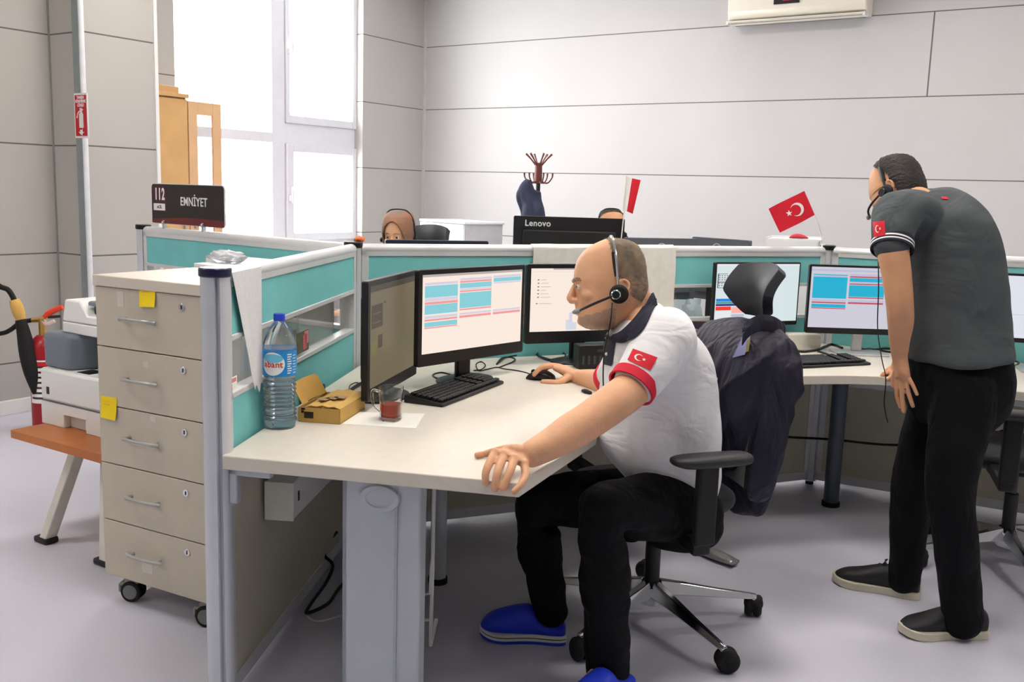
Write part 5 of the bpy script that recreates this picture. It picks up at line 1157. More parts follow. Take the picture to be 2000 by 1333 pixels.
# headsets
def headset(label, M, parent=None, group=None, mic=True, band_r=None, cable_px=None, ears=(1, -1), s=.0003048, silver=True):
    o = M.translation.copy(); t = thing('headset', label, 'headset', o); T = Matrix.Translation(-o) @ M
    h = lambda zx, zy, y: T @ V((960 - zx, y, 500 - zy))
    pts = []
    for k in range(13):
        a = math.pi * k / 12; y = 318 * math.copysign(abs(math.cos(a)) ** .6, math.cos(a)); zt = 12
        yy = 590 - (590 - zt) * max(0, math.sin(a)) ** .7; zx = 1006 - 48 * math.sin(a); pts.append(h(zx, yy, y))
    MB().tube(pts, .0042, 10, smooth=4, hint=(0, 0, 1)).build('headband', CHROME if silver else BLK, t)
    pd = [h(967 + 28 * f, 190 + 230 * f, 268 + 30 * f) for f in (0, .5, 1)]; MB().tube(pd, [.0075, .0085, .0075], 12).build('band_sleeve', BLK, t)
    for sgn in ears:
        n = (T.to_3x3() @ V((0, sgn, 0))).normalized(); c = h(1010, 590, sgn * 318); R3 = frame((0, 0, 0), n).to_3x3(); R3 = Matrix((R3.col[1], R3.col[2], R3.col[0])).transposed(); f = s / .0003048
        e = MB().lathe([(.001, -.010), (.022, -.010), (.0275, -.004), (.0275, .004), (.02, .010), (.001, .011)], c - n * .0, 32, M=R3 @ Matrix.Diagonal((f, f, f))).build('ear_cushion', RUB, t)
        MB().lathe([(.008, .0), (.0145, .0), (.0145, .007), (.0125, .009), (.008, .008)], h(975, 600, sgn * 350), 28, M=R3).build('speaker_ring', CHROME if silver else BLK, e); MB().cyl(h(975, 600, sgn * 330), h(975, 600, sgn * 380), .0105).build('speaker_hub', BLK, e)
    if mic:
        MB().tube([h(935, 615, 372), h(800, 670, 368), h(700, 715, 330), h(640, 745, 250)], [.0036, .004, .004, .0035], 10, smooth=5).build('microphone_boom', BLK, t)
        MB().limb([(h(645, 742, 255), .005), (h(612, 752, 225), .0085), (h(592, 758, 205), .006)], 14, 4).build('microphone', mat('silver_foam', (150, 150, 148), .5, .3), t)
    if cable_px:
        MB().tube([D(*q) - o for q in cable_px], .0021, 8, smooth=6).build('cable', BLK, t)
    return t
headset('black and silver headset with microphone on the bearded man\'s head', HMs, cable_px=[(1196, 592, 2.76), (1193, 625, 2.74), (1186, 660, 2.745), (1180, 690, 2.76), (1178, 730, 2.76), (1179, 765, 2.79)])

# ------------------------------------------------------------------ jacket over the chair
JK = folds(mat('navy_jacket_cloth', (24, 22, 42), .55, var=.12, vs=10, bump=.3, bs=600, spec=.4), 8, .03, (1.6, 1.6, .5), 1.0)
jm = MB()
jm.loft([(V((x, y, z)), V((tx, 0, 0)), V((0, hw, 0))) for z, x, y, tx, hw in ((.39, -.315, -.02, .03, .13), (.42, -.31, -.02, .045, .165), (.54, -.30, -.01, .075, .20), (.62, -.288, 0, .108, .22), (.75, -.28, .0, .128, .235), (.87, -.282, 0, .126, .24), (.95, -.29, 0, .11, .235), (1.005, -.305, 0, .085, .20), (1.035, -.32, 0, .05, .13), (1.045, -.33, 0, .02, .06))], 56, 5, 2.7)
for sg in (1, -1):
    jm.limb([(V((-.31, sg * .19, .96)), .06), (V((-.30, sg * .235, .88)), .06), (V((-.27, sg * .25, .74)), .055, .058), (V((-.25, sg * .245, .62)), .05, .056), (V((-.235, sg * .235, .53)), .042, .052)], 24, 5)
jm.xf(CHM); me = bake(jm, 'jacket', .007, 6, .5); me.update(); NRM = [v.normal.copy() for v in me.vertices]
for v, vn in zip(me.vertices, NRM):
    p = CHI @ v.co; k = min(1, max(.3, (1.06 - p.z) / .2))
    f = noise.noise(V((p.x * 9, p.y * 13 + p.z * 5, p.z * 2.6))); g = 1 - abs(noise.noise(V((p.x * 6 + 4, p.y * 8 - p.z * 5, p.z * 2.2))))
    v.co += vn * k * (.014 * f + .020 * (g ** 3 - .5))
jk = thing('jacket', 'dark navy jacket draped over the back of the near office chair', 'jacket', HUB + V((.2, .2, .4)) * 0 + (CHM @ V((-.32, 0, 0))))
jbody = skin_obj(me, 'jacket_body', JK, jk); JB = bvh_of(jbody)
decal('lining', JB, [(1460, 641), (1474, 634), (1456, 694), (1432, 700)], mat('lilac_grey_lining', (112, 112, 152), .6, var=.06), jk, .004, 4, 8)
decal('size_label', JB, [(1460, 668), (1467, 664), (1464, 688), (1458, 690)], mat('olive_label', (104, 98, 48), .6), jk, .006, 3, 5)
cpj = [(1448, 655, 3.0), (1462, 637, 3.02), (1484, 628, 3.08), (1510, 632, 3.12), (1530, 645, 3.2)]
m = MB(); rows = [[], [], []]
for p in cr([D(*q) for q in cpj], 5): rows[0].append(p + V((0, 0, .02))); rows[1].append(p + V((0, 0, .004)) - FH * .014); rows[2].append(p - V((0, 0, .03)) - FH * .012)
m.grid(rows, 0, .004); m.xf(Matrix.Translation(-jk.location)); m.build('collar', JK, jk)
decal('button', JB, [(1399, 738), (1404, 738), (1404, 743), (1399, 743)], CHROME, jk, .004, 2, 2)

# ------------------------------------------------------------------ the standing man
sm = thing('person', 'standing man in grey polo shirt and black trousers, bent over the far desk', 'person', (RH * 1.42 + FH * 3.25))
SHS = folds(mat('grey_polo_cotton', (80, 85, 88), .85, var=.05, bump=.25, bs=900, spec=.2), 5, .024, (1, 1, 1.5), 7)
Lt = (FH * .9 - RH * .25).normalized()
tor2 = [(D(1872, 735, 3.22), RH * .165, Lt * .13), (D(1872, 700, 3.22), RH * .163, Lt * .14), (D(1868, 640, 3.23), RH * .158, Lt * .14), (D(1862, 570, 3.25), RH * .152, Lt * .145), (D(1850, 500, 3.28), RH * .145 + UZ * .02, Lt * .16), (D(1826, 440, 3.32), RH * .135 + UZ * .05, Lt * .175), (D(1800, 405, 3.36), RH * .11 + UZ * .06, Lt * .17), (D(1782, 388, 3.39), RH * .075 + UZ * .04, Lt * .10), (D(1772, 378, 3.41), RH * .05, Lt * .06)]
hM = Matrix.Translation(D(1753, 375, 3.47)) @ frame((0, 0, 0), (-RH * .52 + FH * .72 - UZ * .46), UZ - RH * .25 + FH * .3).to_3x3().to_4x4() @ Matrix.Rotation(.22, 4, 'X') @ Matrix.Diagonal((.00027, .00027, .00027, 1))
sL, cL, eL, wL = D(1752, 408, 3.20), D(1744, 482, 3.13), D(1757, 590, 3.10), D(1757, 692, 3.17)
sR, eR, wR = D(1822, 425, 3.52), D(1800, 600, 3.80), D(1752, 722, 3.95)
hL2, kL2, aL2 = D(1885, 760, 3.17), D(1856, 950, 3.10), D(1878, 1180, 3.10)
hR2, kR2, aR2 = D(1845, 760, 3.33), D(1785, 940, 3.36), D(1768, 1115, 3.43)
b = MB(); add_head(b, hM)
b.limb([(hM @ V((-70, 0, -160)), .056), (hM @ V((-200, 0, -330)), .058), (D(1790, 400, 3.38), .065)], 24, 4)
b.loft(shrink(tor2, .022), 32, 3, 2.2)
b.limb([(sL, .055), (cL, .050), (D(1751, 535, 3.11), .046), (eL, .0425, .044), (D(1759, 630, 3.12), .041, .039), (D(1757, 665, 3.15), .033, .031), (wL, .027, .024)], 28, 5, hint=FH)
b.limb([(sR, .055), (eR, .045), (wR, .028)], 20, 5)
# left hand hanging open, ring finger with a band
KN = [D(1754, 742, 3.20), D(1761, 744, 3.185), D(1768, 743, 3.172), D(1774, 738, 3.16)]
b.loft([(wL, RH * .024, FH * .022), (D(1759, 712, 3.18), RH * .024, FH * .03), (D(1763, 728, 3.18), RH * .022 + FH * .004, FH * .034), ((KN[0] + KN[3]) / 2, RH * .021 - FH * .012, FH * .022)], 20, 5, 2.4)
for p, q, r, ra in ((KN[0], (1752, 772, 3.205), (1759, 796, 3.20), .0092), (KN[1], (1762, 775, 3.18), (1765, 804, 3.175), .0096), (KN[2], (1775, 770, 3.165), (1783, 794, 3.16), .0092), (KN[3], (1784, 755, 3.15), (1791, 771, 3.145), .008)): finger([p, D(*q), D(*r)], ra, ra * .78)
finger([D(1756, 715, 3.19), D(1747, 735, 3.215), D(1745, 755, 3.22)], .0125, .0085)
# right hand resting on the desk edge
b.loft([(wR, UZ * .024, FH * .028), (D(1741, 726, 3.96), UZ * .024, FH * .036), (D(1733, 729, 3.965), UZ * .016, FH * .034)], 20, 5, 2.4)
for k in range(4): p = D(1735, 728, 3.94 + .018 * k); finger([p, p - RH * .022 - UZ * .008, p - RH * .030 - UZ * .028], .0095, .0075)
finger([D(1746, 730, 3.93), D(1738, 738, 3.92), D(1732, 742, 3.92)], .0105, .008)
b.limb([(hL2, .085), (kL2, .055), (kL2.lerp(aL2, .4), .05), (aL2, .036)], 20, 5); b.limb([(hR2, .085), (kR2, .055), (kR2.lerp(aR2, .4), .05), (aR2, .036)], 20, 5)
b.limb([(D(1870, 720, 3.23), .1), (D(1868, 765, 3.25), .1)], 20, 4)
tL, gL = at(1757, 1240, 0), at(1921, 1240, 0); tR, gR = at(1627, 1135, 0), at(1796, 1168, 0)
for a_, t_, g_ in ((aL2, tL, gL), (aR2, tR, gR)):
    d_ = (t_ - g_).normalized(); b.limb([(a_, .034), (V((a_.x, a_.y, .08)), .03), (V((a_.x, a_.y, .05)) + d_ * .05, .02), (V((a_.x, a_.y, .042)) + d_ * .10, .014)], 16, 4)
body2 = skin_obj(bake(b, 'body', .0032, 6, .5), 'body', SKIN2, sm)
def kh(zx, zy, y):
    if zy < 60: return True
    if zy > 690: return False
    edge = 800 + (zy - 60) * .9 if zy < 330 else 1043 + (zy - 330) * .25
    return zx > edge
head_shell(hM, 16, kh, 'hair', hair_mat('black_hair', (24, 20, 18), (44, 36, 32)), sm, rough=12)
s_ = MB(); s_.loft([(D(1870, 702, 3.22), RH * .150 + UZ * .012, Lt * .15), (D(1870, 688, 3.22), RH * .153 + UZ * .012, Lt * .152)] + tor2[2:], 40, 4, 2.2)
s_.limb([(D(1790, 420, 3.26), .085), (D(1757, 415, 3.21), .082), (D(1746, 450, 3.16), .073), (D(1743, 478, 3.132), .064)], 28, 5); s_.limb([(sR, .085), (sR.lerp(eR, .5), .075)], 24, 5)
me = bake(s_, 'polo_shirt', .006, 6, .5); me.update(); NRM = [v.normal.copy() for v in me.vertices]
for v, vn in zip(me.vertices, NRM):
    p = v.co - sm.location; k = max(.25, min(1, abs(v.co.z - 1.2) / .3)); v.co += vn * (.016 * k * noise.noise(V((p.dot(RH) * 9 + p.z * 5, p.dot(FH) * 7, p.z * 5))) + .004 * noise.noise(p * 14))
shirt2 = skin_obj(me, 'polo_shirt', SHS, sm); SB2 = bvh_of(shirt2)
flag_decal(SB2, [(1706, 434), (1728, 432), (1730, 460), (1708, 464)], sm)
ax = (D(1743, 478, 3.132) - D(1746, 450, 3.16)).normalized(); cc_ = D(1743, 480, 3.131)
for off, w_, mt in ((-.014, .012, NV), (-.006, .006, WHP), (.0, .006, NV), (.006, .005, WHP), (.012, .008, NV)): ring_band('sleeve_band', cc_ + ax * (off + .002), ax, .062, w_, mt, sm, 1.0, .0045)
NB2 = bvh_of(shirt2, body2); rows = []; last = None
for f in (0, .25, .5, .75, 1):
    r_ = []
    for p, q in zip(cr([V((x, y, 0)) for x, y in ((1738, 384), (1765, 374), (1795, 370), (1822, 372))], 5), cr([V((x, y, 0)) for x, y in ((1738, 394), (1768, 388), (1800, 386), (1832, 388))], 5)):
        g = p.lerp(q, f); h_ = hit(NB2, g.x, g.y, .006 + .004 * math.sin(f * 3.1), last); last = h_ or last; r_.append(h_ or D(g.x, g.y, 3.35))
    rows.append(r_)
decal('red_badge', NB2, [(1838, 385), (1850, 386), (1853, 391), (1841, 390)], CRIM, sm, .003, 5, 3)
t_ = MB(); t_.loft([(D(1872, 690, 3.22), RH * .150, Lt * .125), (D(1870, 735, 3.23), RH * .158, Lt * .14), (D(1866, 790, 3.24), RH * .14, Lt * .15), (D(1860, 830, 3.24), RH * .10, Lt * .13)], 32, 5, 2.4)
t_.limb([(hL2, .105), (hL2.lerp(kL2, .5), .095), (kL2, .078), (kL2.lerp(aL2, .4), .074), (aL2, .066), (aL2 - UZ * .055, .068)], 28, 5)
t_.limb([(hR2, .105), (hR2.lerp(kR2, .5), .092), (kR2, .074), (kR2.lerp(aR2, .4), .07), (aR2, .062), (aR2 - UZ * .03, .062)], 28, 5)
trs2 = skin_obj(wrinkle(bake(t_, 'trousers', .007, 5, .5), .008, 7, (1, 1, .9), .003, 2.5), 'trousers', BLACKCL, sm)
shoe(sm, tL, gL, .108, 'trainer'); shoe(sm, tR, gR, .108, 'trainer')
rp = D(1769, 762, 3.172); m = MB(); axr = (D(1775, 770, 3.165) - KN[2]).normalized(); R3 = frame((0, 0, 0), axr).to_3x3(); R3 = Matrix((R3.col[1], R3.col[2], R3.col[0])).transposed()
m.lathe([(.0088, -.002), (.0104, -.002), (.0104, .002), (.0088, .002)], KN[2].lerp(D(1775, 770, 3.165), .6), 20, M=R3); m.xf(Matrix.Translation(-sm.location)); m.build('finger_ring', mat('silver_ring', (226, 220, 206), .2, .9, var=0), sm)
headset('black headset on the head of the standing man', hM, cable_px=[(1709, 410, 3.25), (1714, 470, 3.3), (1716, 560, 3.5), (1714, 640, 3.6), (1722, 700, 3.7), (1730, 740, 3.72), (1727, 790, 3.73), (1734, 826, 3.74)], s=.00027, silver=False)
# spectacle arm
m = MB().tube([hM @ V((300, 150, 10)), hM @ V((150, 262, 20)), hM @ V((-60, 296, 20))], .0022, 8, smooth=3); m.xf(Matrix.Translation(-sm.location)); m.build('spectacle_arm', mat('gold_metal', (206, 176, 120), .3, .8), sm)
# second chair at the right edge
H2 = V((at(1990, 1112, 0).x, at(1990, 1112, 0).y, 0)) + RH * -.03 + FH * .06
dup(chair, frame(H2, -RH * .9 + FH * .3), 'black office chair with chrome base at the right edge behind the standing man')

# ------------------------------------------------------------------ the far part of the room
def far_monitor(label, c, d, W, hh, ztop, brand=None, tone=BLK, logo=False, group=None):
    """screen seen from its back; c = middle of the panel on the plan, d = direction left to right as seen by us"""
    M = frame(V((c.x, c.y, ZT)), d); t = thingM('monitor', label, 'monitor', M, group); z1 = ztop - ZT; z0 = z1 - hh
    plate(rrect(-W / 2, z0, W / 2, z1, .008), .012, -.012).build('housing', tone, t, .002)
    MB().add([(-W / 2 + .015, .0125, z0 + .02), (W / 2 - .015, .0125, z0 + .02), (W / 2 - .015, .0125, z1 - .015), (-W / 2 + .015, .0125, z1 - .015)], [(0, 1, 2, 3)]).build('screen', scr_mat('soft_white', (210, 214, 222)), t, smooth=0)
    MB().box2((-W * .42, -.035, z0 + .04), (W * .42, -.012, z1 - .065)).build('back_cover', BLK_M if tone is BLK else tone, t, .008)
    MB().box2((-.04, -.05, .008), (.04, -.034, z0 + .15)).build('stand_neck', BLK, t, .004); MB().box2((-.13, -.1, 0), (.13, .1, .012)).build('stand_foot', BLK, t, .004)
    if brand: text('lettering', brand, .042, Matrix.Translation((-W * .42 + .075, -.0135, z1 - .035)) @ XZ, mat('silver_print', (216, 218, 220), .4, var=0), t, .0008, .95)
    if logo:
        g = MB(); R = [[V((r_ * math.cos(q), -.0355 - .001 * 0, z1 - .055 + r_ * math.sin(q))) for q in (2 * math.pi * j / 40 for j in range(40))] for r_ in (.026, .031)]; g.rings(R, True, False); g.build('round_logo', mat('light_grey_print', (196, 198, 200), .4, var=0), t)
        text('lettering', 'DELL', .017, Matrix.Translation((0, -.036, z1 - .055)) @ XZ, mat('light_grey_print', (196, 198, 200), .4, var=0), t, .0006)
    return t
GM_ = mat('slate_plastic', (92, 94, 102), .5, var=.04)
ca_, cb_ = toW((996 - 1000) / F0 * 4.78, 4.78), toW((1211 - 1000) / F0 * 4.80, 4.80)
zL = D(1100, 424, 4.79).z; far_monitor('large black screen seen from behind, lettered Lenovo, above the partition', (ca_ + cb_) / 2 + FH * .0, cb_ - ca_, (cb_ - ca_).length, .36, zL, 'Lenovo')
a_, c_ = D(1213, 464, 4.9), D(1360, 462, 5.02); far_monitor('slate grey screen back, left one of the pair beside the bearded man\'s head', V(((a_.x + c_.x) / 2, (a_.y + c_.y) / 2, 0)), V((c_.x - a_.x, c_.y - a_.y, 0)), (a_ - c_).length, .32, a_.z, None, GM_, True, 'grey screens seen from behind')
a_, c_ = D(1365, 463, 5.08), D(1456, 459, 4.86); far_monitor('slate grey screen back, right one of the pair, turned towards the wall', V(((a_.x + c_.x) / 2, (a_.y + c_.y) / 2, 0)), V((c_.x - a_.x, c_.y - a_.y, 0)), .36, .32, a_.z, None, GM_, True, 'grey screens seen from behind')
a_, c_ = D(752, 470, 4.35), D(953, 471, 4.50); far_monitor('dark screen whose top edge shows above the partition before the woman', V(((a_.x + c_.x) / 2, (a_.y + c_.y) / 2, 0)), V((c_.x - a_.x, c_.y - a_.y, 0)), (a_ - c_).length, .33, a_.z + .004, None, mat('navy_black_plastic', (24, 26, 48), .4))
# white tray tower with a red cloth on top
ba, bb_ = D(1497, 478, 5.3), D(1603, 482, 5.2); bz = D(1497, 463, 5.3).z
bM = frame(V((ba.x, ba.y, ZT)), bb_ - ba); bt_ = thingM('paper_tray', 'white paper tray with sheets showing above the partition below the flag', 'tray', bM)
bw = V((bb_.x - ba.x, bb_.y - ba.y, 0)).length
m = MB(); m.box2((0, 0, 0), (bw, .012, bz - ZT - .01)); m.box2((0, .288, 0), (bw, .3, bz - ZT)); m.box2((0, 0, 0), (.012, .3, bz - ZT)); m.box2((bw - .012, 0, 0), (bw, .3, bz - ZT - .015)); m.box2((0, 0, .3), (bw, .3, .312)); m.build('housing', WHITEP, bt_, .002)
for k in range(4): MB().box((bw / 2, .15, bz - ZT - .02 + .004 * k), (bw - .03 + .01 * k, .27, .0025), Matrix.Rotation(.03 * k, 3, 'Z')).build('sheet', mat('bluish_paper', (226, 234, 240), .7), bt_)
rc = D(1560, 466, 5.32); o = MB().loft([(V((x, 0, h_ / 2)), V((0, w_, 0)), V((0, 0, h_ / 2))) for x, w_, h_ in ((-.05, .01, .008), (-.03, .025, .022), (0, .03, .026), (.03, .02, .018), (.05, .008, .006))], 16, 4).build('red_cloth', mat('rosy_cloth', (206, 60, 72), .8)); o.matrix_world = frame(V((rc.x, rc.y, bz - .004)), bb_ - ba); o.name = 'cloth'; tag(o, 'small crumpled red cloth on the white paper tray', 'cloth')
# things lying on the far desk, seen through the glass strip
for i, (px, lb) in enumerate(((1335, 'crumpled bluish white paper behind the glass strip beside the headrest'), (1365, 'crumpled white paper leaning behind the glass strip, right of the first'))):
    p = P1 + u12 * (1.52 + .2 * i) - n12 * .13; me = bpy.data.meshes.new('paper_sheet')
    rows = [[V((.16 * (u / 8 - .5), .03 * noise.noise(V((u * .5 + i * 3, v * .5, 0))) + .05 * (v / 8), .21 * v / 8 + .0)) for u in range(9)] for v in range(9)]
    t = thingM('paper_sheet', lb, 'paper', frame(V((p.x, p.y, ZT + .001)), u12) @ Matrix.Rotation(.35 - .7 * i, 4, 'Y') if False else frame(V((p.x, p.y, ZT + .001)), u12)); MB().grid(rows, 0, .001).build('sheet', mat('bluish_paper', (226, 234, 240), .7), t, wall=True)
# little flags
def flag(name, label, foot, tip, q, kind, r=.003):
    """stick from foot to tip; q = corner points TL, TR, BR, BL of the cloth as seen by us"""
    t = thing(name, label, 'flag', foot); pts = [foot - foot, (tip - foot) * .5 + RH * .004, tip - foot]
    MB().tube(pts, r, 10, smooth=4).build('stick', mat('white_stick', (228, 226, 220), .4), t); MB().cyl((0, 0, -.012), (0, 0, .004), .011).build('stick_clip', WHITEP, t)
    def P(u, v, o=0):
        p = (q[0] * (1 - u) + q[1] * u) * (1 - v) + (q[3] * (1 - u) + q[2] * u) * v; return p - foot + FH * (.008 * math.sin(u * 5 + v * 2) + o)
    if kind == 'red':
        m = MB().grid([[P(u / 14, v / 10) for u in range(15)] for v in range(11)]); c = m.build('cloth', mat('flag_red', (214, 22, 44), .7, var=.03), t, wall=True)
        quads, tris = flag_parts(1.5, 1.0)
        for o_ in (-.0012, .0012):
            k = MB()
            for face in quads + tris: k.add([P(1 - x / 1.5, 1 - y, o_) for x, y in face], [tuple(range(len(face)))])
            k.build('crescent_and_star', mat('flag_white', (238, 236, 234), .7, var=0), c, wall=True)
    else:
        m = MB().grid([[P(u / 10, v / 10) for u in range(5)] for v in range(11)], 0); c = m.build('white_half', mat('flag_white', (238, 236, 234), .7, var=0), t, wall=True)
        m = MB().grid([[P(u / 10, v / 10) for u in range(4, 11)] for v in range(11)], 0); m.build('red_half', mat('flag_red', (214, 22, 44), .7, var=.03), t, wall=True)
    return t
fd = 4.84; foot = D(1608, 482, fd); foot.z = PH + .012
flag('table_flag', 'red flag with white crescent and star on a bent stick above the partition post', foot, D(1592, 420, fd), [D(1501, 408, fd), D(1570, 373, fd), D(1592, 420, fd), D(1524, 455, fd)], 'red')
fd = 4.72; foot = D(1212, 478, fd)
flag('table_flag', 'narrow white and red flag on a stick beside the large black screen', foot, D(1223, 343, fd), [D(1224, 346, fd), D(1251, 352, fd), D(1236, 418, fd), D(1216, 410, fd)], 'wr')
# coat stand with dark jacket
cd0 = 8.6; c0 = D(1049, 420, cd0); c0.z = 0; cs = thing('coat_stand', 'wooden coat stand with curved hooks against the pale back wall', 'coat stand', c0)
WN = mat('walnut_wood', (96, 46, 38), .35, var=.1); zt = D(1052, 318, cd0).z
MB().tube([(0, 0, .03), (0, 0, zt - .16)], [.024, .02], 14).build('pole', mat('dark_pole', (40, 32, 34), .4), cs); MB().cyl((0, 0, zt - .18), (0, 0, zt), .036, .03).build('head', WN, cs, .004)
for k in range(6):
    a = k * math.pi / 3 + .4; d = V((math.cos(a), math.sin(a), 0)); MB().tube([d * .02 + V((0, 0, zt - .03)), d * .07 + V((0, 0, zt + .03)), d * .115 + V((0, 0, zt + .075))], [.008, .007, .01], 8, smooth=4).build('hook', WN, cs)
    MB().tube([d * .02 + V((0, 0, zt - .16)), d * .08 + V((0, 0, zt - .175)), d * .12 + V((0, 0, zt - .13)), d * .125 + V((0, 0, zt - .09))], [.008, .007, .006, .009], 8, smooth=4).build('hook', WN, cs)
for k in range(4):
    a = k * math.pi / 2 + .7; d = V((math.cos(a), math.sin(a), 0)); MB().tube([V((0, 0, .12)), d * .15 + V((0, 0, .06)), d * .28 + V((0, 0, .015))], [.02, .017, .015], 8, smooth=4).build('leg', WN, cs)
m = MB(); zz = lambda y: D(1035, y, cd0).z
cx = lambda x: V(D(x, 400, cd0 - .06)) - c0
def hx(x, y): p = D(x, y, cd0 - .07) - c0; return p
m.loft([(hx(1033, 350), RH * .02, FH * .02), (hx(1032, 364), RH * .05, FH * .04), (hx(1030, 382), RH * .085, FH * .06), (hx(1034, 405), RH * .10, FH * .07), (hx(1036, 425), RH * .105, FH * .075), (hx(1036, 470), RH * .11, FH * .08), (hx(1036, 520), RH * .105, FH * .075)], 28, 5); m.limb([(hx(1052, 378), .035), (hx(1056, 420), .04), (hx(1056, 480), .035)], 14, 4)
m.xf(Matrix.Translation(c0)); me = wrinkle(bake(m, 'jacket', .012, 4, .5), .05, 9, (1, 1, .4), .015, 2.4); me.transform(Matrix.Translation(-c0))
o = bpy.data.objects.new('jacket', me); COL.objects.link(o); o.location = c0; me.materials.append(mat('slate_navy_cloth', (44, 50, 72), .8, var=.15, vs=9)); me.shade_smooth(); tag(o, 'dark slate jacket hanging on the coat stand by the back wall', 'jacket')
# low white cupboard by the back wall
fa, fb_ = D(820, 430, 8.9), D(906, 434, 8.35); cz = fb_.z; fM = frame(V((fa.x, fa.y, 0)), V((fb_.x - fa.x, fb_.y - fa.y, 0))); fL = V((fb_.x - fa.x, fb_.y - fa.y, 0)).length
fc = D(972, 434, 8.55); fdp = (fM.inverted() @ V((fc.x, fc.y, 0))).y
cup = thingM('low_cupboard', 'low white cupboard by the back wall behind the woman', 'cupboard', fM); fdp = .42
MB().box2((0, .02, .06), (fL, fdp, cz - .02)).build('carcass', mat('pale_grey_laminate', (190, 190, 192), .5), cup, .003); MB().box2((-.01, 0, cz - .02), (fL + .01, fdp + .01, cz)).build('top', WHITEP, cup, .003)
for k in range(2):
    d_ = MB().box2((fL * k / 2 + .004, 0, .08), (fL * (k + 1) / 2 - .004, .019, cz - .025)).build('door', WHITEP, cup, .003); MB().box2((fL / 2 + (-.05 if k == 0 else .03), -.02, cz * .6), (fL / 2 + (-.03 if k == 0 else .05), 0, cz * .6 + .12)).build('handle', HND, d_, .003)
MB().box2((.01, .03, 0), (fL - .01, fdp, .06)).build('plinth', BLK, cup)
# wardrobes by the window
BW = mat('light_beech', (214, 170, 112), .4, var=.08, vs=5)
XW = -6.32
def wpt(px, py, x=XW): return PL(px, py, (1, 0, 0), (x, 0, 0))
ya_, yb_, yc_ = wpt(300, 180).y, wpt(366, 190).y, wpt(432, 205).y; zA, zB = wpt(340, 176).z, wpt(400, 200).z
wr = thing('wardrobe', 'tall light wooden wardrobe with stepped cornice beside the window', 'wardrobe', (XW, ya_, 0)); L = yb_ - ya_
MB().box2((-.5, 0, .06), (-.02, L, zA - .05)).build('carcass', BW, wr, .003)
d_ = MB().box2((-.02, .003, .08), (0, L - .003, zA - .06)).build('door', BW, wr, .003); MB().box2((0, L - .06, 1.0), (.02, L - .05, 1.14)).build('handle', HND, d_)
m = MB(); m.box2((-.5, -.01, zA - .05), (.015, L + .005, zA - .02)); m.box2((-.49, .03, zA - .02), (-.02, L - .06, zA + .03)); m.build('cornice', BW, wr, .003); MB().box2((-.49, .02, 0), (-.04, L - .02, .06)).build('plinth', WN, wr)
w2 = thing('glass_cabinet', 'light wooden cabinet with glass door right of the tall wardrobe', 'cabinet', (XW, yb_ + .005, 0)); L = yc_ - yb_ - .005; PB = mat('pale_beech', (222, 180, 136), .4, var=.06, vs=5)
m = MB(); m.box2((-.42, 0, .06), (-.02, .018, zB)); m.box2((-.42, L - .018, .06), (-.38, L, zB)); m.box2((-.06, L - .018, .06), (-.02, L, zB)); m.box2((-.38, L - .018, zB - .06), (-.06, L, zB)); m.box2((-.38, L - .018, .06), (-.06, L, .12)); m.box2((-.42, 0, zB - .018), (-.02, L, zB)); m.box2((-.42, 0, .06), (-.02, L, .09))
for z in (.9, 1.35): m.box2((-.41, .018, z), (-.03, L - .018, z + .018))
m.build('carcass', PB, w2, .002)
m = MB(); s_ = .085
m.box2((-.02, .002, .08), (0, s_, zB - .003)); m.box2((-.02, L - s_, .08), (0, L - .002, zB - .003)); m.box2((-.02, s_, zB - .1), (0, L - s_, zB - .003)); m.box2((-.02, s_, .08), (0, L - s_, .18)); dr = m.build('door', PB, w2, .003)
MB().box2((-.012, s_ - .005, .17), (-.008, L - s_ + .005, zB - .095)).build('glass', GLASS, dr, smooth=0); MB().box2((-.38, L - .011, .12), (-.06, L - .007, zB - .06)).build('side_glass', GLASS, w2, smooth=0); MB().cyl((0, s_ * .5, 1.1), (.025, s_ * .5, 1.1), .012).build('knob', HND, dr)
MB().box2((-.4, .02, 0), (-.04, L - .02, .06)).build('plinth', WN, w2)
# air conditioner on the back wall
a_, c_ = PL(1418, 50, (0, 1, 0), (0, BY - .22, 0)), PL(1690, 28, (0, 1, 0), (0, BY - .22, 0)); az = (a_.z + c_.z) / 2; aw = c_.x - a_.x
ac = thing('air_conditioner', 'white split air conditioner high on the back wall', 'air conditioner', (a_.x, BY - .22, az))
ACW = mat('ivory_plastic_shell', (236, 230, 214), .35, var=.01)
R = []
for x in (0, .012, aw - .012, aw):
    s_ = 1 if .01 < x < aw - .01 else .94; R.append([V((x, .215 - y * s_, .02 + z * s_)) for y, z in ((.005, 0), (.13, .0), (.185, .03), (.205, .09), (.21, .2), (.19, .27), (.1, .295), (.005, .295))])
MB().rings(R).build('shell', ACW, ac, .004); MB().box2((.03, .02, .008), (aw - .03, .16, .022)).build('outlet', mat('outlet_dark', (92, 84, 66), .6), ac, .002)
MB().box((aw / 2, .03, .012), (aw - .02, .09, .008), Matrix.Rotation(-.25, 3, 'X')).build('air_flap', ACW, ac, .002)
MB().box2((0, -.005, .0), (.02, .1, .03)).build('flap_hinge', WHITEP, ac, .003); MB().box2((aw - .02, -.005, 0), (aw, .1, .03)).build('flap_hinge', WHITEP, ac, .003)
dsp = PL(1536, 2, (0, 1, 0), (0, BY - .22, 0)) - ac.location; MB().box2((dsp.x - .11, -.004, dsp.z - .02), (dsp.x + .11, .012, dsp.z + .035)).build('display', mat('display_black', (20, 12, 30), .2), ac, .002)
MB().box2((dsp.x - .03, -.006, dsp.z + .004), (dsp.x + .05, 0, dsp.z + .012)).build('display_digits', mat('red_led', (40, 10, 12), .4, var=0, emit=(170, 40, 50), es=1), ac)

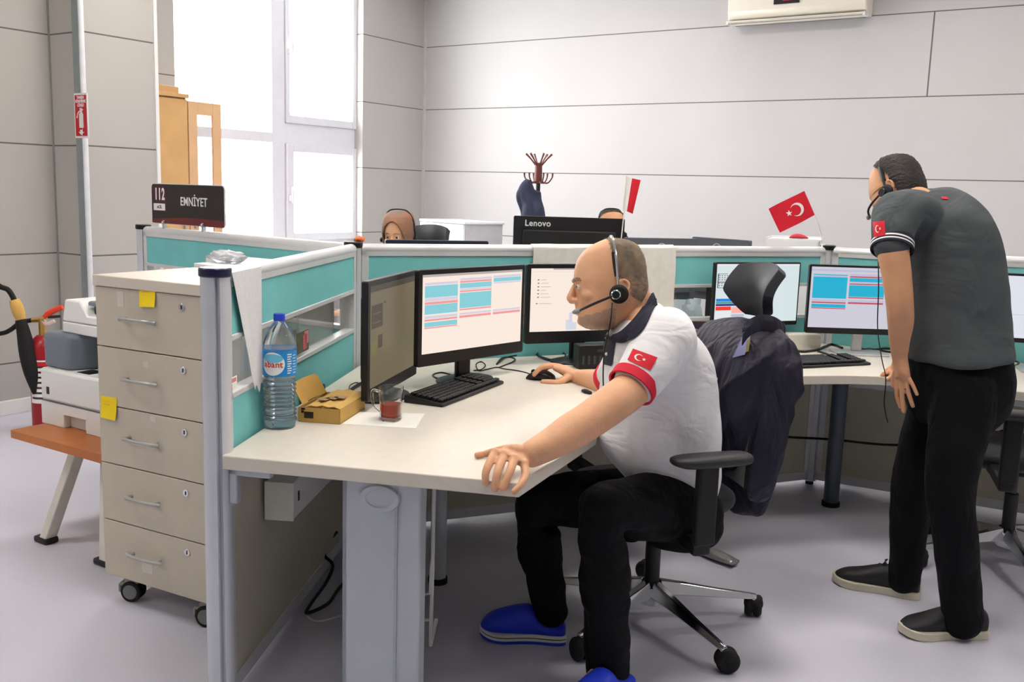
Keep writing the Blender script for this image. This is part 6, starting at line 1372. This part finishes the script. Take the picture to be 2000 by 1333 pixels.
# ------------------------------------------------------------------ the woman and the other man behind the partitions
wl = V(D(780, 440, 5.45)); wl.z = 0; wo = thing('person', 'woman in brown headscarf and headset, only eyes and forehead above the partition', 'person', wl)
wM = Matrix.Translation(D(779, 460, 5.45)) @ frame((0, 0, 0), (-FH * .93 - RH * .28 - UZ * .08)).to_3x3().to_4x4() @ Matrix.Diagonal((.000272,) * 3 + (1,))
b = MB(); add_head(b, wM); hc = D(779, 460, 5.45); wf = (-FH * .9 - RH * .3).normalized(); wsd = V((-wf.y, wf.x, 0)); fl = V((wl.x, wl.y, 0))
b.limb([(hc - UZ * .08, .05), (hc - UZ * .2, .055)], 20, 4); b.loft([(fl - wf * .02 + UZ * z, wsd * x, wf * y) for z, x, y in ((.48, .17, .12), (.62, .16, .11), (.8, .15, .11), (.95, .19, .11), (hc.z - .2, .16, .08), (hc.z - .16, .07, .06))], 28, 4)
for s in (-1, 1):
    b.limb([(fl + wsd * .18 * s + UZ * (hc.z - .24), .05), (fl + wsd * .24 * s + wf * .05 + UZ * .85, .045), (fl + wsd * .18 * s + wf * .28 + UZ * .785, .03)], 18, 5)
    for k in range(4): p = fl + wsd * (.18 * s + .018 * (k - 1.5)) + wf * .36 + UZ * .775; b.limb([(p - wf * .05, .011), (p + wf * .02, .009), (p + wf * .05 - UZ * .012, .007)], 10, 4)
    b.limb([(fl + wsd * .18 * s + wf * .28 + UZ * .782, .028, .016), (fl + wsd * .18 * s + wf * .345 + UZ * .777, .036, .014)], 16, 4, hint=UZ); b.limb([(fl + wsd * .14 * s + wf * .3 + UZ * .775, .012), (fl + wsd * .12 * s + wf * .35 + UZ * .768, .008)], 10, 4)
    b.limb([(fl + wsd * .09 * s + UZ * .5, .08), (fl + wsd * .1 * s + wf * .42 + UZ * .5, .06), (fl + wsd * .1 * s + wf * .4 + UZ * .1, .04), (fl + wsd * .1 * s + wf * .5 + UZ * .045, .032)], 18, 5)
skin_obj(bake(b, 'body', .005, 4, .5), 'body', SKIN, wo)
SCF = hair_mat('brown_patterned_scarf', (160, 110, 78), (118, 106, 100), 1, 9)
def ks(zx, zy, y): return zx > 800 or (y / 225) ** 2 + ((zy - 600) / 410) ** 2 > 1
head_shell(wM, 26, ks, 'headscarf', SCF, wo, .006, rough=6)
m = MB(); m.loft([(hc - UZ * .09 + wf * .0, wsd * .075, wf * .085), (hc - UZ * .15, wsd * .085, wf * .09), (hc - UZ * .21, wsd * .14, wf * .10), (hc - UZ * .28, wsd * .2, wf * .11), (hc - UZ * .33, wsd * .2, wf * .11)], 28, 4); m.xf(Matrix.Translation(-wo.location)); m.build('scarf_drape', SCF, wo, smooth=80)
m = MB(); m.loft([(fl - wf * .02 + UZ * z, wsd * x, wf * y) for z, x, y in ((.46, .2, .15), (.62, .19, .14), (.8, .18, .14), (.95, .215, .14), (hc.z - .24, .2, .11), (hc.z - .19, .1, .08))], 28, 4)
for s in (-1, 1): m.limb([(fl + wsd * .17 * s + UZ * (hc.z - .25), .065), (fl + wsd * .24 * s + wf * .05 + UZ * .85, .06), (fl + wsd * .18 * s + wf * .24 + UZ * .79, .045)], 18, 5); m.limb([(fl + wsd * .09 * s + UZ * .5, .095), (fl + wsd * .1 * s + wf * .42 + UZ * .5, .075), (fl + wsd * .1 * s + wf * .4 + UZ * .09, .06)], 18, 5)
skin_obj(bake(m, 'clothing', .01, 3, .5), 'clothing', mat('grey_blouse', (96, 98, 106), .8), wo)
for s in (-1, 1):
    m = MB().sphere(wM @ V((300, s * 100, -4)), 42 * .000272); m.xf(Matrix.Translation(-wo.location)); e_ = m.build('eyeball', MATS['eye_white'], wo); m = MB().sphere(wM @ V((328, s * 101, -6)), 24 * .000272); m.xf(Matrix.Translation(-wo.location)); m.build('iris', MATS['dark_iris'], e_)
    m = MB().limb([(wM @ V((362, s * 45, 66)), .003), (wM @ V((358, s * 95, 78)), .0042), (wM @ V((312, s * 150, 62)), .003)], 10, 4); m.xf(Matrix.Translation(-wo.location)); m.build('eyebrow', MATS['brow_hair'], wo)
    b_ = fl + wsd * .1 * s + wf * .4
wsc = Matrix.Diagonal((1.1, 1.1, 1.1, 1)); headset('black headset over the woman\'s brown headscarf', wM @ wsc, s=.000272, silver=False)
for s in (-1, 1): shoe(wo, fl + wsd * .1 * s + wf * .6, fl + wsd * .1 * s + wf * .36, .09, 'trainer')
dup(chair, frame(fl - wf * .08 - UZ * 0, wf), 'black office chair of the woman in the headscarf, behind the partition')
# second man, mostly hidden behind the large screen
ml = V(D(1192, 445, 5.75)); hc2 = V(ml); ml.z = 0; m2 = thing('person', 'dark-haired man with headset mostly hidden behind the large black screen', 'person', ml)
f2 = (-FH * .97 + RH * .25).normalized(); s2 = V((-f2.y, f2.x, 0)); mM = Matrix.Translation(D(1193, 450, 5.75)) @ frame((0, 0, 0), f2).to_3x3().to_4x4() @ Matrix.Diagonal((.00026,) * 3 + (1,))
b = MB(); add_head(b, mM); b.limb([(hc2 - UZ * .08, .055), (hc2 - UZ * .2, .06)], 20, 4); b.loft([(ml - f2 * .02 + UZ * z, s2 * x, f2 * y) for z, x, y in ((.48, .17, .12), (.7, .16, .12), (.95, .2, .12), (hc2.z - .2, .17, .09), (hc2.z - .16, .07, .06))], 28, 4)
for s in (-1, 1):
    b.limb([(ml + s2 * .19 * s + UZ * (hc2.z - .24), .055), (ml + s2 * .25 * s + f2 * .05 + UZ * .85, .045), (ml + s2 * .16 * s + f2 * .26 + UZ * .80, .03)], 18, 5); b.limb([(ml + s2 * .16 * s + f2 * .26 + UZ * .80, .03, .02), (ml + s2 * .15 * s + f2 * .35 + UZ * .78, .036, .014)], 14, 4, hint=UZ)
    for k in range(4): p = ml + s2 * (.15 * s + .019 * (k - 1.5)) + f2 * .36 + UZ * .78; b.limb([(p, .011), (p + f2 * .04, .009), (p + f2 * .07 - UZ * .015, .007)], 10, 4)
    b.limb([(ml + s2 * .11 * s + f2 * .29 + UZ * .79, .012), (ml + s2 * .08 * s + f2 * .33 + UZ * .775, .008)], 10, 4)
    b.limb([(ml + s2 * .1 * s + UZ * .5, .08), (ml + s2 * .1 * s + f2 * .42 + UZ * .5, .06), (ml + s2 * .1 * s + f2 * .4 + UZ * .1, .04), (ml + s2 * .1 * s + f2 * .5 + UZ * .045, .032)], 18, 5)
skin_obj(bake(b, 'body', .005, 4, .5), 'body', SKIN2, m2)
head_shell(mM, 14, kh, 'hair', MATS['black_hair'], m2, rough=10)
m = MB(); m.loft([(ml - f2 * .02 + UZ * z, s2 * x, f2 * y) for z, x, y in ((.46, .2, .15), (.7, .19, .15), (.95, .225, .145), (hc2.z - .22, .2, .115), (hc2.z - .18, .1, .08))], 28, 4)
for s in (-1, 1): m.limb([(ml + s2 * .18 * s + UZ * (hc2.z - .25), .07), (ml + s2 * .235 * s + f2 * .03 + UZ * .92, .062)], 18, 5); m.limb([(ml + s2 * .1 * s + UZ * .5, .095), (ml + s2 * .1 * s + f2 * .42 + UZ * .5, .075), (ml + s2 * .1 * s + f2 * .4 + UZ * .09, .06)], 18, 5)
skin_obj(bake(m, 'clothing', .01, 3, .5), 'clothing', SHS, m2)
for s in (-1, 1): shoe(m2, ml + s2 * .1 * s + f2 * .6, ml + s2 * .1 * s + f2 * .36, .1, 'trainer')
headset('black headset of the man behind the large black screen', mM, s=.00026, silver=False)
dup(chair, frame(ml - f2 * .08, f2), 'black office chair of the man hidden behind the large screen')
# sweets and toy flower on the partition corner
fp = D(702, 466, 3.93); fp.z = PH + .004
t = thing('paper_flower', 'small orange paper flower lying on top of the partition beside the middle post', 'flower', V((fp.x, fp.y, PH + .0055)))
for k in range(6): a = k * math.pi / 3; MB().sphere((.012 * math.cos(a), .012 * math.sin(a), .012 + .004 * (k % 2)), (.011, .011, .010), 10).build('petal', mat('orange_petal', (236, 120, 66), .6), t)
MB().sphere((0, 0, .02), .008, 10).build('heart', mat('rose_heart', (206, 60, 90), .6), t)
